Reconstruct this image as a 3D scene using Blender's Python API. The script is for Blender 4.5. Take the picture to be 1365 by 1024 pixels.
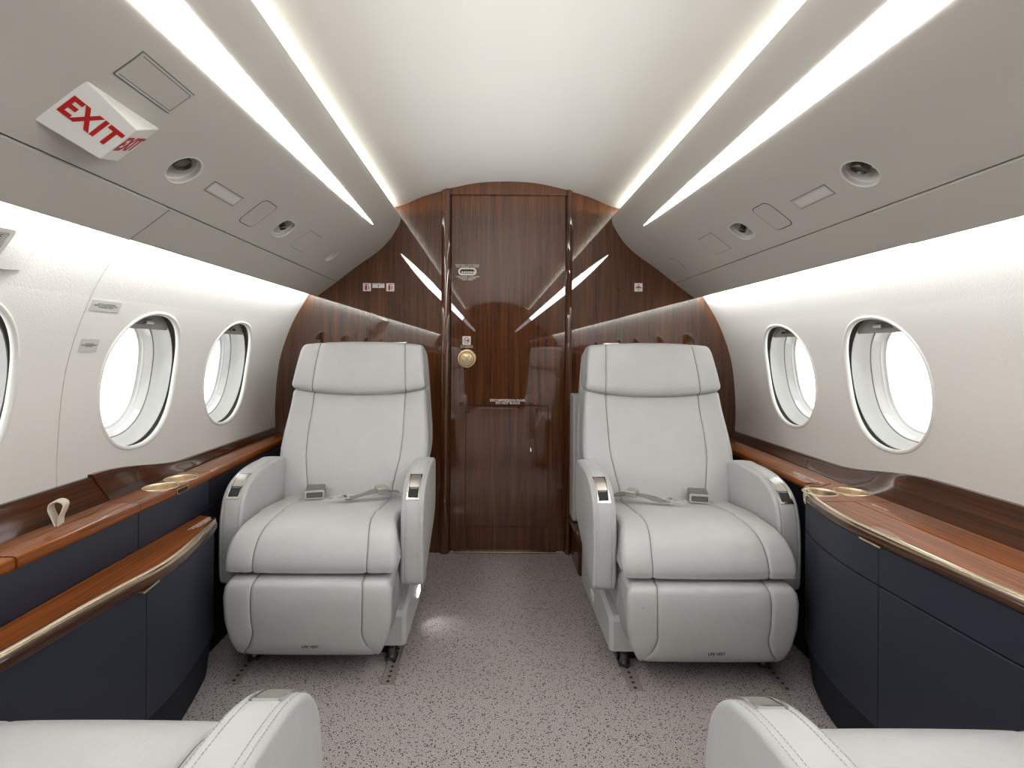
import bpy, bmesh, math, random
from mathutils import Vector, Matrix
random.seed(7)
for o in list(bpy.data.objects): bpy.data.objects.remove(o)
S = bpy.context.scene
C = S.collection
PI = math.pi
# ------------------------------------------------------------------ camera
cam_d = bpy.data.cameras.new('camera')
cam = bpy.data.objects.new('camera', cam_d); C.objects.link(cam); S.camera = cam
cam_d.sensor_fit = 'HORIZONTAL'; cam_d.sensor_width = 36
cam_d.lens = 700 / 1365 * 36
cam_d.shift_x = 25.5 / 1365; cam_d.shift_y = -45 / 1365
cam_d.clip_start = .02; cam_d.clip_end = 60
cam.matrix_world = Matrix.Translation((-.065, 0, 1.03)) @ Matrix.Rotation(PI / 2, 4, 'X') @ Matrix.Rotation(math.radians(.3), 4, 'Z')
# ------------------------------------------------------------------ world, exposure
w = bpy.data.worlds.new('daylight'); S.world = w; w.use_nodes = True
w.node_tree.nodes['Background'].inputs[0].default_value = (.93, .97, 1, 1)
w.node_tree.nodes['Background'].inputs[1].default_value = 2.3
S.view_settings.view_transform = 'Standard'
S.view_settings.look = 'None'
S.view_settings.gamma = 1
S.view_settings.use_curve_mapping = False
S.view_settings.exposure = 0.80
S.cycles.use_denoising = True
S.cycles.max_bounces = 10; S.cycles.diffuse_bounces = 6; S.cycles.glossy_bounces = 5
S.cycles.transmission_bounces = 6; S.cycles.transparent_max_bounces = 8
S.cycles.caustics_reflective = False; S.cycles.caustics_refractive = False
S.cycles.sample_clamp_indirect = 6
# ------------------------------------------------------------------ cove lamps (real LED strips in the four coves)
YA, YF = 2.665, -4.0            # aft and forward ends of the cabin
def area(name, loc, direction, sx, sy, power, col):
    d = bpy.data.lights.new(name, 'AREA'); d.shape = 'RECTANGLE'; d.size = sx; d.size_y = sy
    d.energy = power; d.color = col
    o = bpy.data.objects.new(name, d); C.objects.link(o)
    z = -Vector(direction).normalized(); y = Vector((0, 1, 0)); x = y.cross(z).normalized()
    o.matrix_world = Matrix.Translation(loc) @ Matrix((x, y, z)).transposed().to_4x4()
    return o
CW = (.93, .985, 1.0)
LEN = YA - YF - .04
YC = (YA + YF) / 2
for s in (-1, 1):
    area('cove_lamp_upper', (s * .665, YC, 1.716), (-s * 1, 0, .22), .024, LEN, 17, CW)
    area('cove_lamp_lower', (s * .949, YC, 1.338), (s * .74, 0, -.67), .018, LEN, 17, CW)

# ------------------------------------------------------------------ materials
def rgb(r, g, b):
    f = lambda c: (c / 255 / 12.92) if c / 255 <= .04045 else ((c / 255 + .055) / 1.055) ** 2.4
    return (f(r), f(g), f(b), 1)
class N:
    def __init__(s, name):
        s.m = bpy.data.materials.new(name); s.m.use_nodes = True
        s.t = s.m.node_tree; s.p = s.t.nodes['Principled BSDF']
    def n(s, kind, **kw):
        x = s.t.nodes.new(kind)
        for k, v in kw.items():
            if k[0] == '_': setattr(x, k[1:], v)
            else: x.inputs[int(k[1:]) if k[0] == 'i' and k[1:].isdigit() else k].default_value = v
        return x
    def l(s, a, b): s.t.links.new(a, b)
    def set(s, **kw):
        for k, v in kw.items(): s.p.inputs[k.replace('_', ' ')].default_value = v
        return s
    def coords(s, scale):
        tc = s.n('ShaderNodeTexCoord'); mp = s.n('ShaderNodeMapping'); mp.inputs['Scale'].default_value = scale
        s.l(tc.outputs['Object'], mp.inputs['Vector']); return mp.outputs[0]
    def bump(s, h, strength, dist=.002, after=None):
        b = s.n('ShaderNodeBump'); b.inputs['Strength'].default_value = strength; b.inputs['Distance'].default_value = dist
        s.l(h, b.inputs['Height']); s.l(b.outputs[0], s.p.inputs['Normal']); return b
    def ramp(s, fac, stops):
        r = s.n('ShaderNodeValToRGB'); el = r.color_ramp.elements
        while len(el) < len(stops): el.new(.5)
        for e, (p, c) in zip(el, stops): e.position = p; e.color = c
        s.l(fac, r.inputs[0]); return r.outputs[0]
def plain(name, col, rough=.5, metal=0, coat=0, **kw):
    a = N(name).set(Base_Color=col, Roughness=rough, Metallic=metal, Coat_Weight=coat, **kw); return a.m
def textured(name, col, scale, strength, dist, rough, var=.03, spec=.5):
    a = N(name).set(Roughness=rough, Specular_IOR_Level=spec)
    v = a.coords((scale,) * 3)
    nz = a.n('ShaderNodeTexNoise', Scale=1.0, Detail=5.0, Roughness=.6); a.l(v, nz.inputs['Vector'])
    c2 = tuple(x * (1 - var) for x in col[:3]) + (1,)
    a.l(a.ramp(nz.outputs['Fac'], [(.35, c2), (.65, col)]), a.p.inputs['Base Color'])
    a.bump(nz.outputs['Fac'], strength, dist); return a
def leather(name, col):
    a = N(name).set(Roughness=.37, Specular_IOR_Level=.5)
    v = a.coords((1, 1, 1))
    vo = a.n('ShaderNodeTexVoronoi', Scale=420.0); a.l(v, vo.inputs['Vector'])
    n1 = a.n('ShaderNodeTexNoise', Scale=14.0, Detail=4.0, Roughness=.55); a.l(v, n1.inputs['Vector'])
    mx = a.n('ShaderNodeMath', _operation='MULTIPLY_ADD'); mx.inputs[1].default_value = 14.0
    a.l(n1.outputs['Fac'], mx.inputs[0]); a.l(vo.outputs['Distance'], mx.inputs[2])
    c2 = tuple(x * .95 for x in col[:3]) + (1,)
    a.l(a.ramp(n1.outputs['Fac'], [(.3, c2), (.7, col)]), a.p.inputs['Base Color'])
    a.bump(mx.outputs[0], .35, .0006); return a.m
def wood(name, dark, mid, light, axis, fine=170, coat=1.0, ior=1.75, rough=.3):
    """lacquered veneer, grain running along axis"""
    a = N(name).set(Roughness=rough, Coat_Weight=coat, Coat_Roughness=.006, Coat_IOR=ior, Specular_IOR_Level=.08)
    sc = [fine, fine, fine]; sc[axis] = fine * .018
    v = a.coords(tuple(sc))
    n1 = a.n('ShaderNodeTexNoise', Scale=1.0, Detail=4.0, Roughness=.65); a.l(v, n1.inputs['Vector'])
    sc2 = [fine * .13] * 3; sc2[axis] = fine * .006
    v2 = a.coords(tuple(sc2))
    n2 = a.n('ShaderNodeTexNoise', Scale=1.0, Detail=3.0, Roughness=.5); a.l(v2, n2.inputs['Vector'])
    mx = a.n('ShaderNodeMix', _data_type='FLOAT'); mx.inputs[0].default_value = .38
    a.l(n1.outputs['Fac'], mx.inputs[2]); a.l(n2.outputs['Fac'], mx.inputs[3])
    a.l(a.ramp(mx.outputs[0], [(.34, dark), (.5, mid), (.66, light)]), a.p.inputs['Base Color'])
    return a.m
M = {}
M['ceiling'] = textured('ceiling_vinyl', rgb(226, 222, 214), 900, .12, .0006, .75, .02, .2).m
M['wall'] = textured('wall_vinyl', rgb(223, 219, 213), 200, .5, .0009, .75, .03, .2).m
M['bin'] = textured('bin_vinyl', rgb(189, 185, 177), 900, .15, .0006, .62, .02, .25).m
M['bin_trim'] = plain('bin_trim', rgb(184, 180, 172), .4)
M['white_plastic'] = plain('white_plastic', rgb(226, 224, 218), .35)
M['recess'] = plain('recess_plastic', rgb(205, 202, 195), .45)
M['bulkhead_wood'] = wood('bulkhead_veneer', rgb(54, 26, 9), rgb(82, 44, 18), rgb(110, 65, 31), 2, 210, ior=1.85, rough=.35)
M['ledge_wood'] = wood('ledge_veneer', rgb(84, 40, 10), rgb(136, 72, 22), rgb(168, 98, 40), 1, 150, ior=1.45, rough=.45)
M['dado_wood'] = wood('dado_veneer', rgb(40, 19, 8), rgb(64, 33, 15), rgb(88, 50, 26), 1, 120, ior=1.5, rough=.4)
M['dado_wood'].node_tree.nodes['Principled BSDF'].inputs['Coat Roughness'].default_value = .07
M['leather'] = leather('grey_leather', rgb(186, 186, 184))
M['seam'] = plain('seam_thread', rgb(92, 92, 90), .8)
M['stitch'] = plain('stitch_thread', rgb(150, 150, 148), .8)
M['navy'] = textured('navy_fabric', rgb(34, 38, 52), 500, .2, .0005, .5, .12, .5).m
M['navy_dark'] = textured('navy_toe', rgb(26, 27, 35), 500, .2, .0005, .7, .12, .3).m
M['chrome'] = plain('chrome', rgb(225, 222, 215), .12, 1)
M['satin'] = plain('satin_nickel', rgb(205, 200, 190), .28, 1)
M['champagne'] = plain('champagne_metal', rgb(205, 186, 160), .2, 1)
M['brass'] = plain('brushed_gold', rgb(214, 192, 152), .3, 1)
M['dark_metal'] = plain('dark_metal', rgb(118, 115, 110), .3, 1)
M['black'] = plain('black', rgb(14, 14, 14), .6)
M['gap'] = plain('joint_shadow_gap', rgb(24, 20, 18), .9)
M['gap_grey'] = plain('panel_joint', rgb(112, 108, 101), .9)
M['wall_joint'] = plain('wall_joint', rgb(182, 178, 170), .8)
M['red'] = plain('red_print', rgb(178, 16, 12), .5)
M['brown_print'] = plain('brown_print', rgb(140, 88, 74), .5)
M['white_print'] = plain('white_print', rgb(226, 222, 215), .5)
M['label_grey'] = plain('label_grey', rgb(196, 193, 186), .4)
M['belt'] = plain('belt_webbing', rgb(126, 123, 118), .75)
M['buckle'] = plain('buckle_grey', rgb(104, 101, 97), .35)
M['strap'] = plain('cream_strap', rgb(226, 218, 200), .55)
M['cup'] = plain('cup_gold', rgb(238, 222, 196), .32, 1)
M['shade'] = plain('window_shade', rgb(180, 178, 173), .6)
M['window_trim'] = plain('window_trim', rgb(222, 221, 218), .5)
M['shade_dark'] = plain('window_shade_blind', rgb(158, 156, 150), .6)
M['track'] = plain('seat_track_rail', rgb(136, 127, 121), .6, 0)
a = N('lamp_lens').set(Base_Color=(1, 1, 1, 1), Roughness=.4, Emission_Color=(.97, .965, 1, 1), Emission_Strength=12.5); M['lens'] = a.m
a = N('aisle_lens').set(Base_Color=(1, 1, 1, 1), Roughness=.4, Emission_Color=(1, 1, 1, 1), Emission_Strength=4.0); M['aisle'] = a.m
# thin clear window pane
a = N('window_pane_clear'); t = a.t
tr = a.n('ShaderNodeBsdfTransparent'); gl = a.n('ShaderNodeBsdfGlossy', Roughness=.02); fr = a.n('ShaderNodeFresnel', IOR=1.35)
mxs = a.n('ShaderNodeMixShader'); a.l(fr.outputs[0], mxs.inputs[0]); a.l(tr.outputs[0], mxs.inputs[1]); a.l(gl.outputs[0], mxs.inputs[2])
a.l(mxs.outputs[0], t.nodes['Material Output'].inputs[0]); M['pane'] = a.m
# carpet
a = N('carpet').set(Roughness=.95, Specular_IOR_Level=.1)
v = a.coords((1, 1, 1))
vo = a.n('ShaderNodeTexVoronoi', Scale=190.0); a.l(v, vo.inputs['Vector'])
sp = a.n('ShaderNodeSeparateColor'); a.l(vo.outputs['Color'], sp.inputs[0])
m1 = a.n('ShaderNodeMath', _operation='LESS_THAN'); m1.inputs[1].default_value = .27; a.l(sp.outputs[0], m1.inputs[0])
m2 = a.n('ShaderNodeMath', _operation='LESS_THAN'); m2.inputs[1].default_value = .42; a.l(vo.outputs['Distance'], m2.inputs[0])
m3 = a.n('ShaderNodeMath', _operation='MULTIPLY'); a.l(m1.outputs[0], m3.inputs[0]); a.l(m2.outputs[0], m3.inputs[1])
nz = a.n('ShaderNodeTexNoise', Scale=380.0, Detail=2.0, Roughness=.6); a.l(v, nz.inputs['Vector'])
base = a.ramp(nz.outputs['Fac'], [(.34, rgb(108, 100, 98)), (.5, rgb(158, 149, 146)), (.66, rgb(208, 201, 198))])
mm = a.n('ShaderNodeMix', _data_type='RGBA'); a.l(m3.outputs[0], mm.inputs[0]); a.l(base, mm.inputs[6]); mm.inputs[7].default_value = rgb(72, 66, 66)
a.l(mm.outputs[2], a.p.inputs['Base Color'])
a.bump(nz.outputs['Fac'], .5, .0025)
M['carpet'] = a.m

# ------------------------------------------------------------------ mesh helpers
def finish(me, angle=35):
    for p in me.polygons: p.use_smooth = True
    if hasattr(me, 'set_sharp_from_angle'): me.set_sharp_from_angle(angle=math.radians(angle))
def obj(name, verts, faces, m, parent=None, recalc=True, angle=35, mat=None):
    me = bpy.data.meshes.new(name)
    me.from_pydata([tuple(v) for v in verts], [], faces); me.update()
    if recalc:
        bm = bmesh.new(); bm.from_mesh(me)
        bmesh.ops.remove_doubles(bm, verts=bm.verts, dist=1e-6)
        bmesh.ops.recalc_face_normals(bm, faces=bm.faces); bm.to_mesh(me); bm.free()
    finish(me, angle)
    me.materials.append(M[m] if isinstance(m, str) else m)
    o = bpy.data.objects.new(name, me); C.objects.link(o)
    if angle <= 35 and len(me.polygons) < 600:
        md = o.modifiers.new('normals', 'WEIGHTED_NORMAL'); md.keep_sharp = True
    if mat is not None: o.matrix_world = mat
    if parent is not None: o.parent = parent
    return o
class MB:
    def __init__(s): s.v = []; s.f = []
    def add(s, v, f, T=None):
        k = len(s.v)
        s.v += [tuple(T @ Vector(p)) if T is not None else tuple(p) for p in v]
        s.f += [tuple(i + k for i in q) for q in f]; return s
    def obj(s, name, m, parent=None, **kw): return obj(name, s.v, s.f, m, parent, **kw)
def box(x0, x1, y0, y1, z0, z1):
    v = [(x, y, z) for x in (x0, x1) for y in (y0, y1) for z in (z0, z1)]
    return v, [(0, 1, 3, 2), (4, 6, 7, 5), (0, 4, 5, 1), (2, 3, 7, 6), (0, 2, 6, 4), (1, 5, 7, 3)]
def rbox(x0, x1, y0, y1, z0, z1, r=.004, seg=2):
    bm = bmesh.new(); v, f = box(x0, x1, y0, y1, z0, z1)
    vs = [bm.verts.new(p) for p in v]
    for q in f: bm.faces.new([vs[i] for i in q])
    bmesh.ops.bevel(bm, geom=bm.edges[:], offset=r, segments=seg, profile=.5, affect='EDGES')
    bm.verts.index_update()
    out = [tuple(x.co) for x in bm.verts], [tuple(x.index for x in fc.verts) for fc in bm.faces]
    bm.free(); return out
def lathe(prof, n=32, closed=False):
    """prof = [(r, h)] about local z"""
    v = []; f = []
    for r, h in prof:
        for k in range(n):
            t = 2 * PI * k / n; v.append((r * math.cos(t), r * math.sin(t), h))
    for i in range(len(prof) - 1):
        for k in range(n):
            k2 = (k + 1) % n; f.append((i * n + k, i * n + k2, (i + 1) * n + k2, (i + 1) * n + k))
    return v, f
def oval(a, b, n=48, e=2.0):
    out = []
    for k in range(n):
        t = 2 * PI * k / n; c, s_ = math.cos(t), math.sin(t)
        out.append((a * math.copysign(abs(c) ** (2 / e), c), b * math.copysign(abs(s_) ** (2 / e), s_)))
    return out
def rrect(a, b, r, n=5):
    out = []
    for cx, cy, t0 in ((a - r, b - r, 0), (-a + r, b - r, 90), (-a + r, -b + r, 180), (a - r, -b + r, 270)):
        for k in range(n + 1):
            t = math.radians(t0 + 90 * k / n); out.append((cx + r * math.cos(t), cy + r * math.sin(t)))
    return out
def loft(rings, cap0=False, cap1=False, closed=True):
    v = []; f = []; n = len(rings[0])
    for r in rings: v += [tuple(p) for p in r]
    for i in range(len(rings) - 1):
        for k in range(n if closed else n - 1):
            k2 = (k + 1) % n; f.append((i * n + k, i * n + k2, (i + 1) * n + k2, (i + 1) * n + k))
    if cap0: f.append(tuple(range(n))[::-1])
    if cap1: f.append(tuple(range((len(rings) - 1) * n, len(rings) * n)))
    return v, f
def plate(outline, h, bev=.0008, h0=0):
    """flat plate of the 2D outline, from h0 to h, softened top edge"""
    cx = sum(p[0] for p in outline) / len(outline); cy = sum(p[1] for p in outline) / len(outline)
    def sh(d):
        out = []
        for x, y in outline:
            dx, dy = x - cx, y - cy; L = math.hypot(dx, dy) or 1; out.append((x - dx / L * d, y - dy / L * d))
        return out
    R = [[(x, y, h0) for x, y in outline], [(x, y, h - bev) for x, y in outline], [(x, y, h) for x, y in sh(bev)]]
    return loft(R, True, True)
def ringplate(outer, inner, h, h0=0):
    R = [[(x, y, h0) for x, y in outer], [(x, y, h) for x, y in outer], [(x, y, h) for x, y in inner], [(x, y, h0) for x, y in inner]]
    v, f = loft(R); n = len(outer)
    f += [(3 * n + k, 3 * n + (k + 1) % n, (k + 1) % n, k) for k in range(n)]
    return v, f
def tube(pts, r, n=6, closed=False):
    pts = [Vector(p) for p in pts]; v = []; f = []; m = len(pts)
    up = None
    for i, p in enumerate(pts):
        a_ = pts[(i - 1) % m] if (closed or i > 0) else p
        b_ = pts[(i + 1) % m] if (closed or i < m - 1) else p
        t = (b_ - a_); t = t.normalized() if t.length > 0 else Vector((0, 0, 1))
        if up is None: up = t.orthogonal().normalized()
        up = (up - t * up.dot(t)); up = up.normalized() if up.length > 1e-6 else t.orthogonal().normalized()
        s_ = t.cross(up)
        for k in range(n):
            q = 2 * PI * k / n; v.append(tuple(p + r * (math.cos(q) * up + math.sin(q) * s_)))
    for i in range(m if closed else m - 1):
        i2 = (i + 1) % m
        for k in range(n): k2 = (k + 1) % n; f.append((i * n + k, i * n + k2, i2 * n + k2, i2 * n + k))
    if not closed: f += [tuple(range(n))[::-1], tuple(range((m - 1) * n, m * n))]
    return v, f
def crom(P, n=8, closed=False):
    out = []; m = len(P); P = [Vector(p) for p in P]
    for i in range(m if closed else m - 1):
        if closed: a_, b_, c_, d_ = P[i - 1], P[i], P[(i + 1) % m], P[(i + 2) % m]
        else: a_, b_, c_, d_ = P[max(i - 1, 0)], P[i], P[i + 1], P[min(i + 2, m - 1)]
        for k in range(n):
            t = k / n
            out.append(.5 * (2 * b_ + (c_ - a_) * t + (2 * a_ - 5 * b_ + 4 * c_ - d_) * t * t + (3 * b_ - a_ - 3 * c_ + d_) * t ** 3))
    if not closed: out.append(P[-1])
    return out
def tag(o, label=None, cat=None, group=None, kind=None):
    if label: o['label'] = label
    if cat: o['category'] = cat
    if group: o['group'] = group
    if kind: o['kind'] = kind
    return o
def empty(name, mat=None, label=None, cat=None, group=None, kind=None):
    o = bpy.data.objects.new(name, None); C.objects.link(o); o.empty_display_size = .05
    if mat is not None: o.matrix_world = mat
    return tag(o, label, cat, group, kind)
def text(body, size, parent, m, T=None, depth=.0004, align='CENTER', name='lettering', bold=0, width=None, spacing=1.0):
    cu = bpy.data.curves.new('tmp_text', 'FONT'); cu.body = body; cu.size = size; cu.align_x = align; cu.align_y = 'CENTER'
    cu.extrude = depth / 2; cu.offset = bold; cu.space_character = spacing; cu.resolution_u = 3
    if width: cu.space_line = width
    t = bpy.data.objects.new('tmp_text', cu); C.objects.link(t)
    bpy.context.view_layer.update()
    me = bpy.data.meshes.new_from_object(t.evaluated_get(bpy.context.evaluated_depsgraph_get()))
    bpy.data.objects.remove(t); bpy.data.curves.remove(cu)
    if T is not None: me.transform(T)
    me.name = name; me.materials.clear(); me.materials.append(M[m])
    o = bpy.data.objects.new(name, me); C.objects.link(o)
    if parent is not None: o.parent = parent
    return o
def cut(o, cutters):
    """subtract solids from o, applied at once"""
    tmp = []
    for v, f in cutters:
        c = obj('tmp_cutter', v, f, 'black'); tmp.append(c)
        md = o.modifiers.new('cut', 'BOOLEAN'); md.operation = 'DIFFERENCE'; md.object = c; md.solver = 'EXACT'
    bpy.context.view_layer.update()
    me = bpy.data.meshes.new_from_object(o.evaluated_get(bpy.context.evaluated_depsgraph_get()))
    o.modifiers.clear(); o.data = me; finish(me, 30)
    while len(me.materials) > 1: me.materials.pop()
    for c in tmp: bpy.data.objects.remove(c)
def frame(origin, u, v):
    u = Vector(u).normalized(); v = Vector(v).normalized(); n = u.cross(v).normalized(); v = n.cross(u)
    return Matrix.Translation(origin) @ Matrix((u, v, n)).transposed().to_4x4()
# ------------------------------------------------------------------ cabin cross section (half, x >= 0)
BIN = crom([(.548, 1.722, 0), (.540, 1.711, 0), (.537, 1.695, 0), (.541, 1.675, 0), (.557, 1.6445, 0), (.595, 1.587, 0), (.656, 1.526, 0), (.76, 1.452, 0), (.861, 1.3735, 0), (.96, 1.299, 0)], 8)
BL = [0.0]
for i in range(len(BIN) - 1): BL.append(BL[-1] + (BIN[i + 1] - BIN[i]).length)
def bin_pt(t):
    t = max(0, min(BL[-1], t))
    for i in range(len(BL) - 1):
        if t <= BL[i + 1] + 1e-9:
            k = (t - BL[i]) / (BL[i + 1] - BL[i]); p = BIN[i].lerp(BIN[i + 1], k); d = (BIN[i + 1] - BIN[i]).normalized(); return p.x, p.y, d.x, d.y
WPTS = crom([(.996, 1.35, 0), (.998, 1.325, 0), (1.008, 1.298, 0), (1.087, 1.16, 0), (1.149, .974, 0), (1.170, .767, 0), (1.168, .633, 0), (1.15, .40, 0), (1.06, .0, 0)], 10)
def wall_x(z):
    for i in range(len(WPTS) - 1):
        p, q = WPTS[i], WPTS[i + 1]
        if p.y >= z >= q.y: return p.x + (q.x - p.x) * (p.y - z) / (p.y - q.y)
    return WPTS[0].x if z > 1.349 else WPTS[-1].x
def bin_frame(s, t, y):
    x, z, dx, dz = bin_pt(t); return frame((s * x, y, z), (0, s, 0), (s * dx, 0, dz))
def wall_frame(s, y, z, off=0.0):
    """u = horizontal left-to-right as one faces the wall, v = up the wall, n = into the cabin"""
    dz = .004; d = Vector((s * (wall_x(z + dz) - wall_x(z - dz)), 0, 2 * dz))
    m = frame((s * wall_x(z), y, z), (0, -s, 0), d)
    return m @ Matrix.Translation((0, 0, off))
# surface patches with oval holes in parameter space
def patched(name, S_, ts, ys, holes, m, parent=None, flip=False):
    """S_(t,y)->xyz; ts,ys sorted params; holes = [(t0,t1,y0,y1, oval_fn)], oval_fn(theta)->(dt,dy) from the cell centre"""
    ts = sorted(set([round(t, 6) for t in ts] + [round(h[i], 6) for h in holes for i in (0, 1)]))
    ys = sorted(set([round(t, 6) for t in ys] + [round(h[i], 6) for h in holes for i in (2, 3)]))
    V = {}; v = []; f = []
    def vid(t, y):
        k = (round(t, 6), round(y, 6))
        if k not in V: V[k] = len(v); v.append(S_(t, y))
        return V[k]
    def inside(t, y): return any(h[0] - 1e-6 < t < h[1] + 1e-6 and h[2] - 1e-6 < y < h[3] + 1e-6 for h in holes)
    for i in range(len(ts) - 1):
        for j in range(len(ys) - 1):
            if inside((ts[i] + ts[i + 1]) / 2, (ys[j] + ys[j + 1]) / 2): continue
            f.append((vid(ts[i], ys[j]), vid(ts[i + 1], ys[j]), vid(ts[i + 1], ys[j + 1]), vid(ts[i], ys[j + 1])))
    for (t0, t1, y0, y1, fn) in holes:
        tc, yc = (t0 + t1) / 2, (y0 + y1) / 2
        tt = [t for t in ts if t0 - 1e-6 <= t <= t1 + 1e-6]; yy = [y for y in ys if y0 - 1e-6 <= y <= y1 + 1e-6]
        # perimeter, densified along y so the oval is round
        def dens(L, k=5):
            out = []
            for a_, b_ in zip(L[:-1], L[1:]): out += [a_ + (b_ - a_) * q / k for q in range(k)]
            return out
        yd = dens(yy, max(2, 14 // (len(yy) - 1))); td = dens(tt, max(1, 14 // (len(tt) - 1)))
        P = [(t, y0) for t in td] + [(t1, y) for y in yd] + [(t, y1) for t in reversed(td[1:] + [t1])] + [(t0, y) for y in reversed(yd[1:] + [y1])]
        rings = []
        K = 6
        for q in range(K + 1):
            r = []
            for (t, y) in P:
                th = math.atan2((y - yc) / (y1 - yc), (t - tc) / (t1 - tc)); dt, dy = fn(th)
                g = (q / K); g = 1 - (1 - g) ** 1.5
                tq = t + (tc + dt - t) * g; yq = y + (yc + dy - y) * g
                if q == 0: r.append(vid(t, y) if (round(t, 6), round(y, 6)) in V else None)
                else: r.append(None)
                if r[-1] is None: v.append(S_(tq, yq)); r[-1] = len(v) - 1
            rings.append(r)
        n = len(P)
        for q in range(K):
            for k in range(n):
                k2 = (k + 1) % n; f.append((rings[q][k], rings[q + 1][k], rings[q + 1][k2], rings[q][k2]))
    if flip: f = [tuple(reversed(q)) for q in f]
    return obj(name, v, f, m, parent, recalc=False, angle=60)
def oval_fn(a, b, e=2.0):
    """a along y, b along t"""
    def fn(th):
        c, s_ = math.cos(th), math.sin(th)
        return (b * math.copysign(abs(c) ** (2 / e), c), a * math.copysign(abs(s_) ** (2 / e), s_))
    return fn
def lin(a_, b_, n): return [a_ + (b_ - a_) * i / n for i in range(n + 1)]

# ------------------------------------------------------------------ floor and ceiling
fl = obj('floor', *box(-1.12, 1.12, YF, YA + .03, -.03, 0), 'carpet'); tag(fl, kind='structure')
cp = crom([(0, 1.885, 0), (.14, 1.878, 0), (.279, 1.85, 0), (.416, 1.8125, 0), (.5, 1.777, 0), (.56, 1.757, 0), (.63, 1.749, 0), (.72, 1.746, 0)], 8)
cp = [(p.x, p.y) for p in cp] + [(.755, 1.72), (.76, 1.62), (.86, 1.50), (.97, 1.46), (.998, 1.44), (.998, 1.335)]
v = []; f = []
full = [(-x, z) for x, z in reversed(cp[1:])] + cp
for y in (YF, YA + .02): v += [(x, y, z) for x, z in full]
n = len(full); f = [(i, i + 1, n + i + 1, n + i) for i in range(n - 1)]
tag(obj('ceiling', v, f, 'ceiling', recalc=False, angle=50), kind='structure')

# ------------------------------------------------------------------ side walls with window openings
WIN = [2.16, 1.632, 1.02, .46, -.08, -.62, -1.18, -1.74, -2.30, -2.86, -3.42]
WZ, WA, WB = .9335, .172, .208
ERR = 2.25
for s, nm in ((-1, 'wall_left'), (1, 'wall_right')):
    holes = [(WZ - .228, WZ + .228, y - .225, y + .225, oval_fn(WA, WB, ERR)) for y in WIN]
    wl = patched(nm, lambda t, y, s=s: (s * wall_x(t), y, t), lin(.0, 1.35, 36), [YF, YA + .02], holes, 'wall', flip=(s > 0))
    tag(wl, kind='structure')
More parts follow.
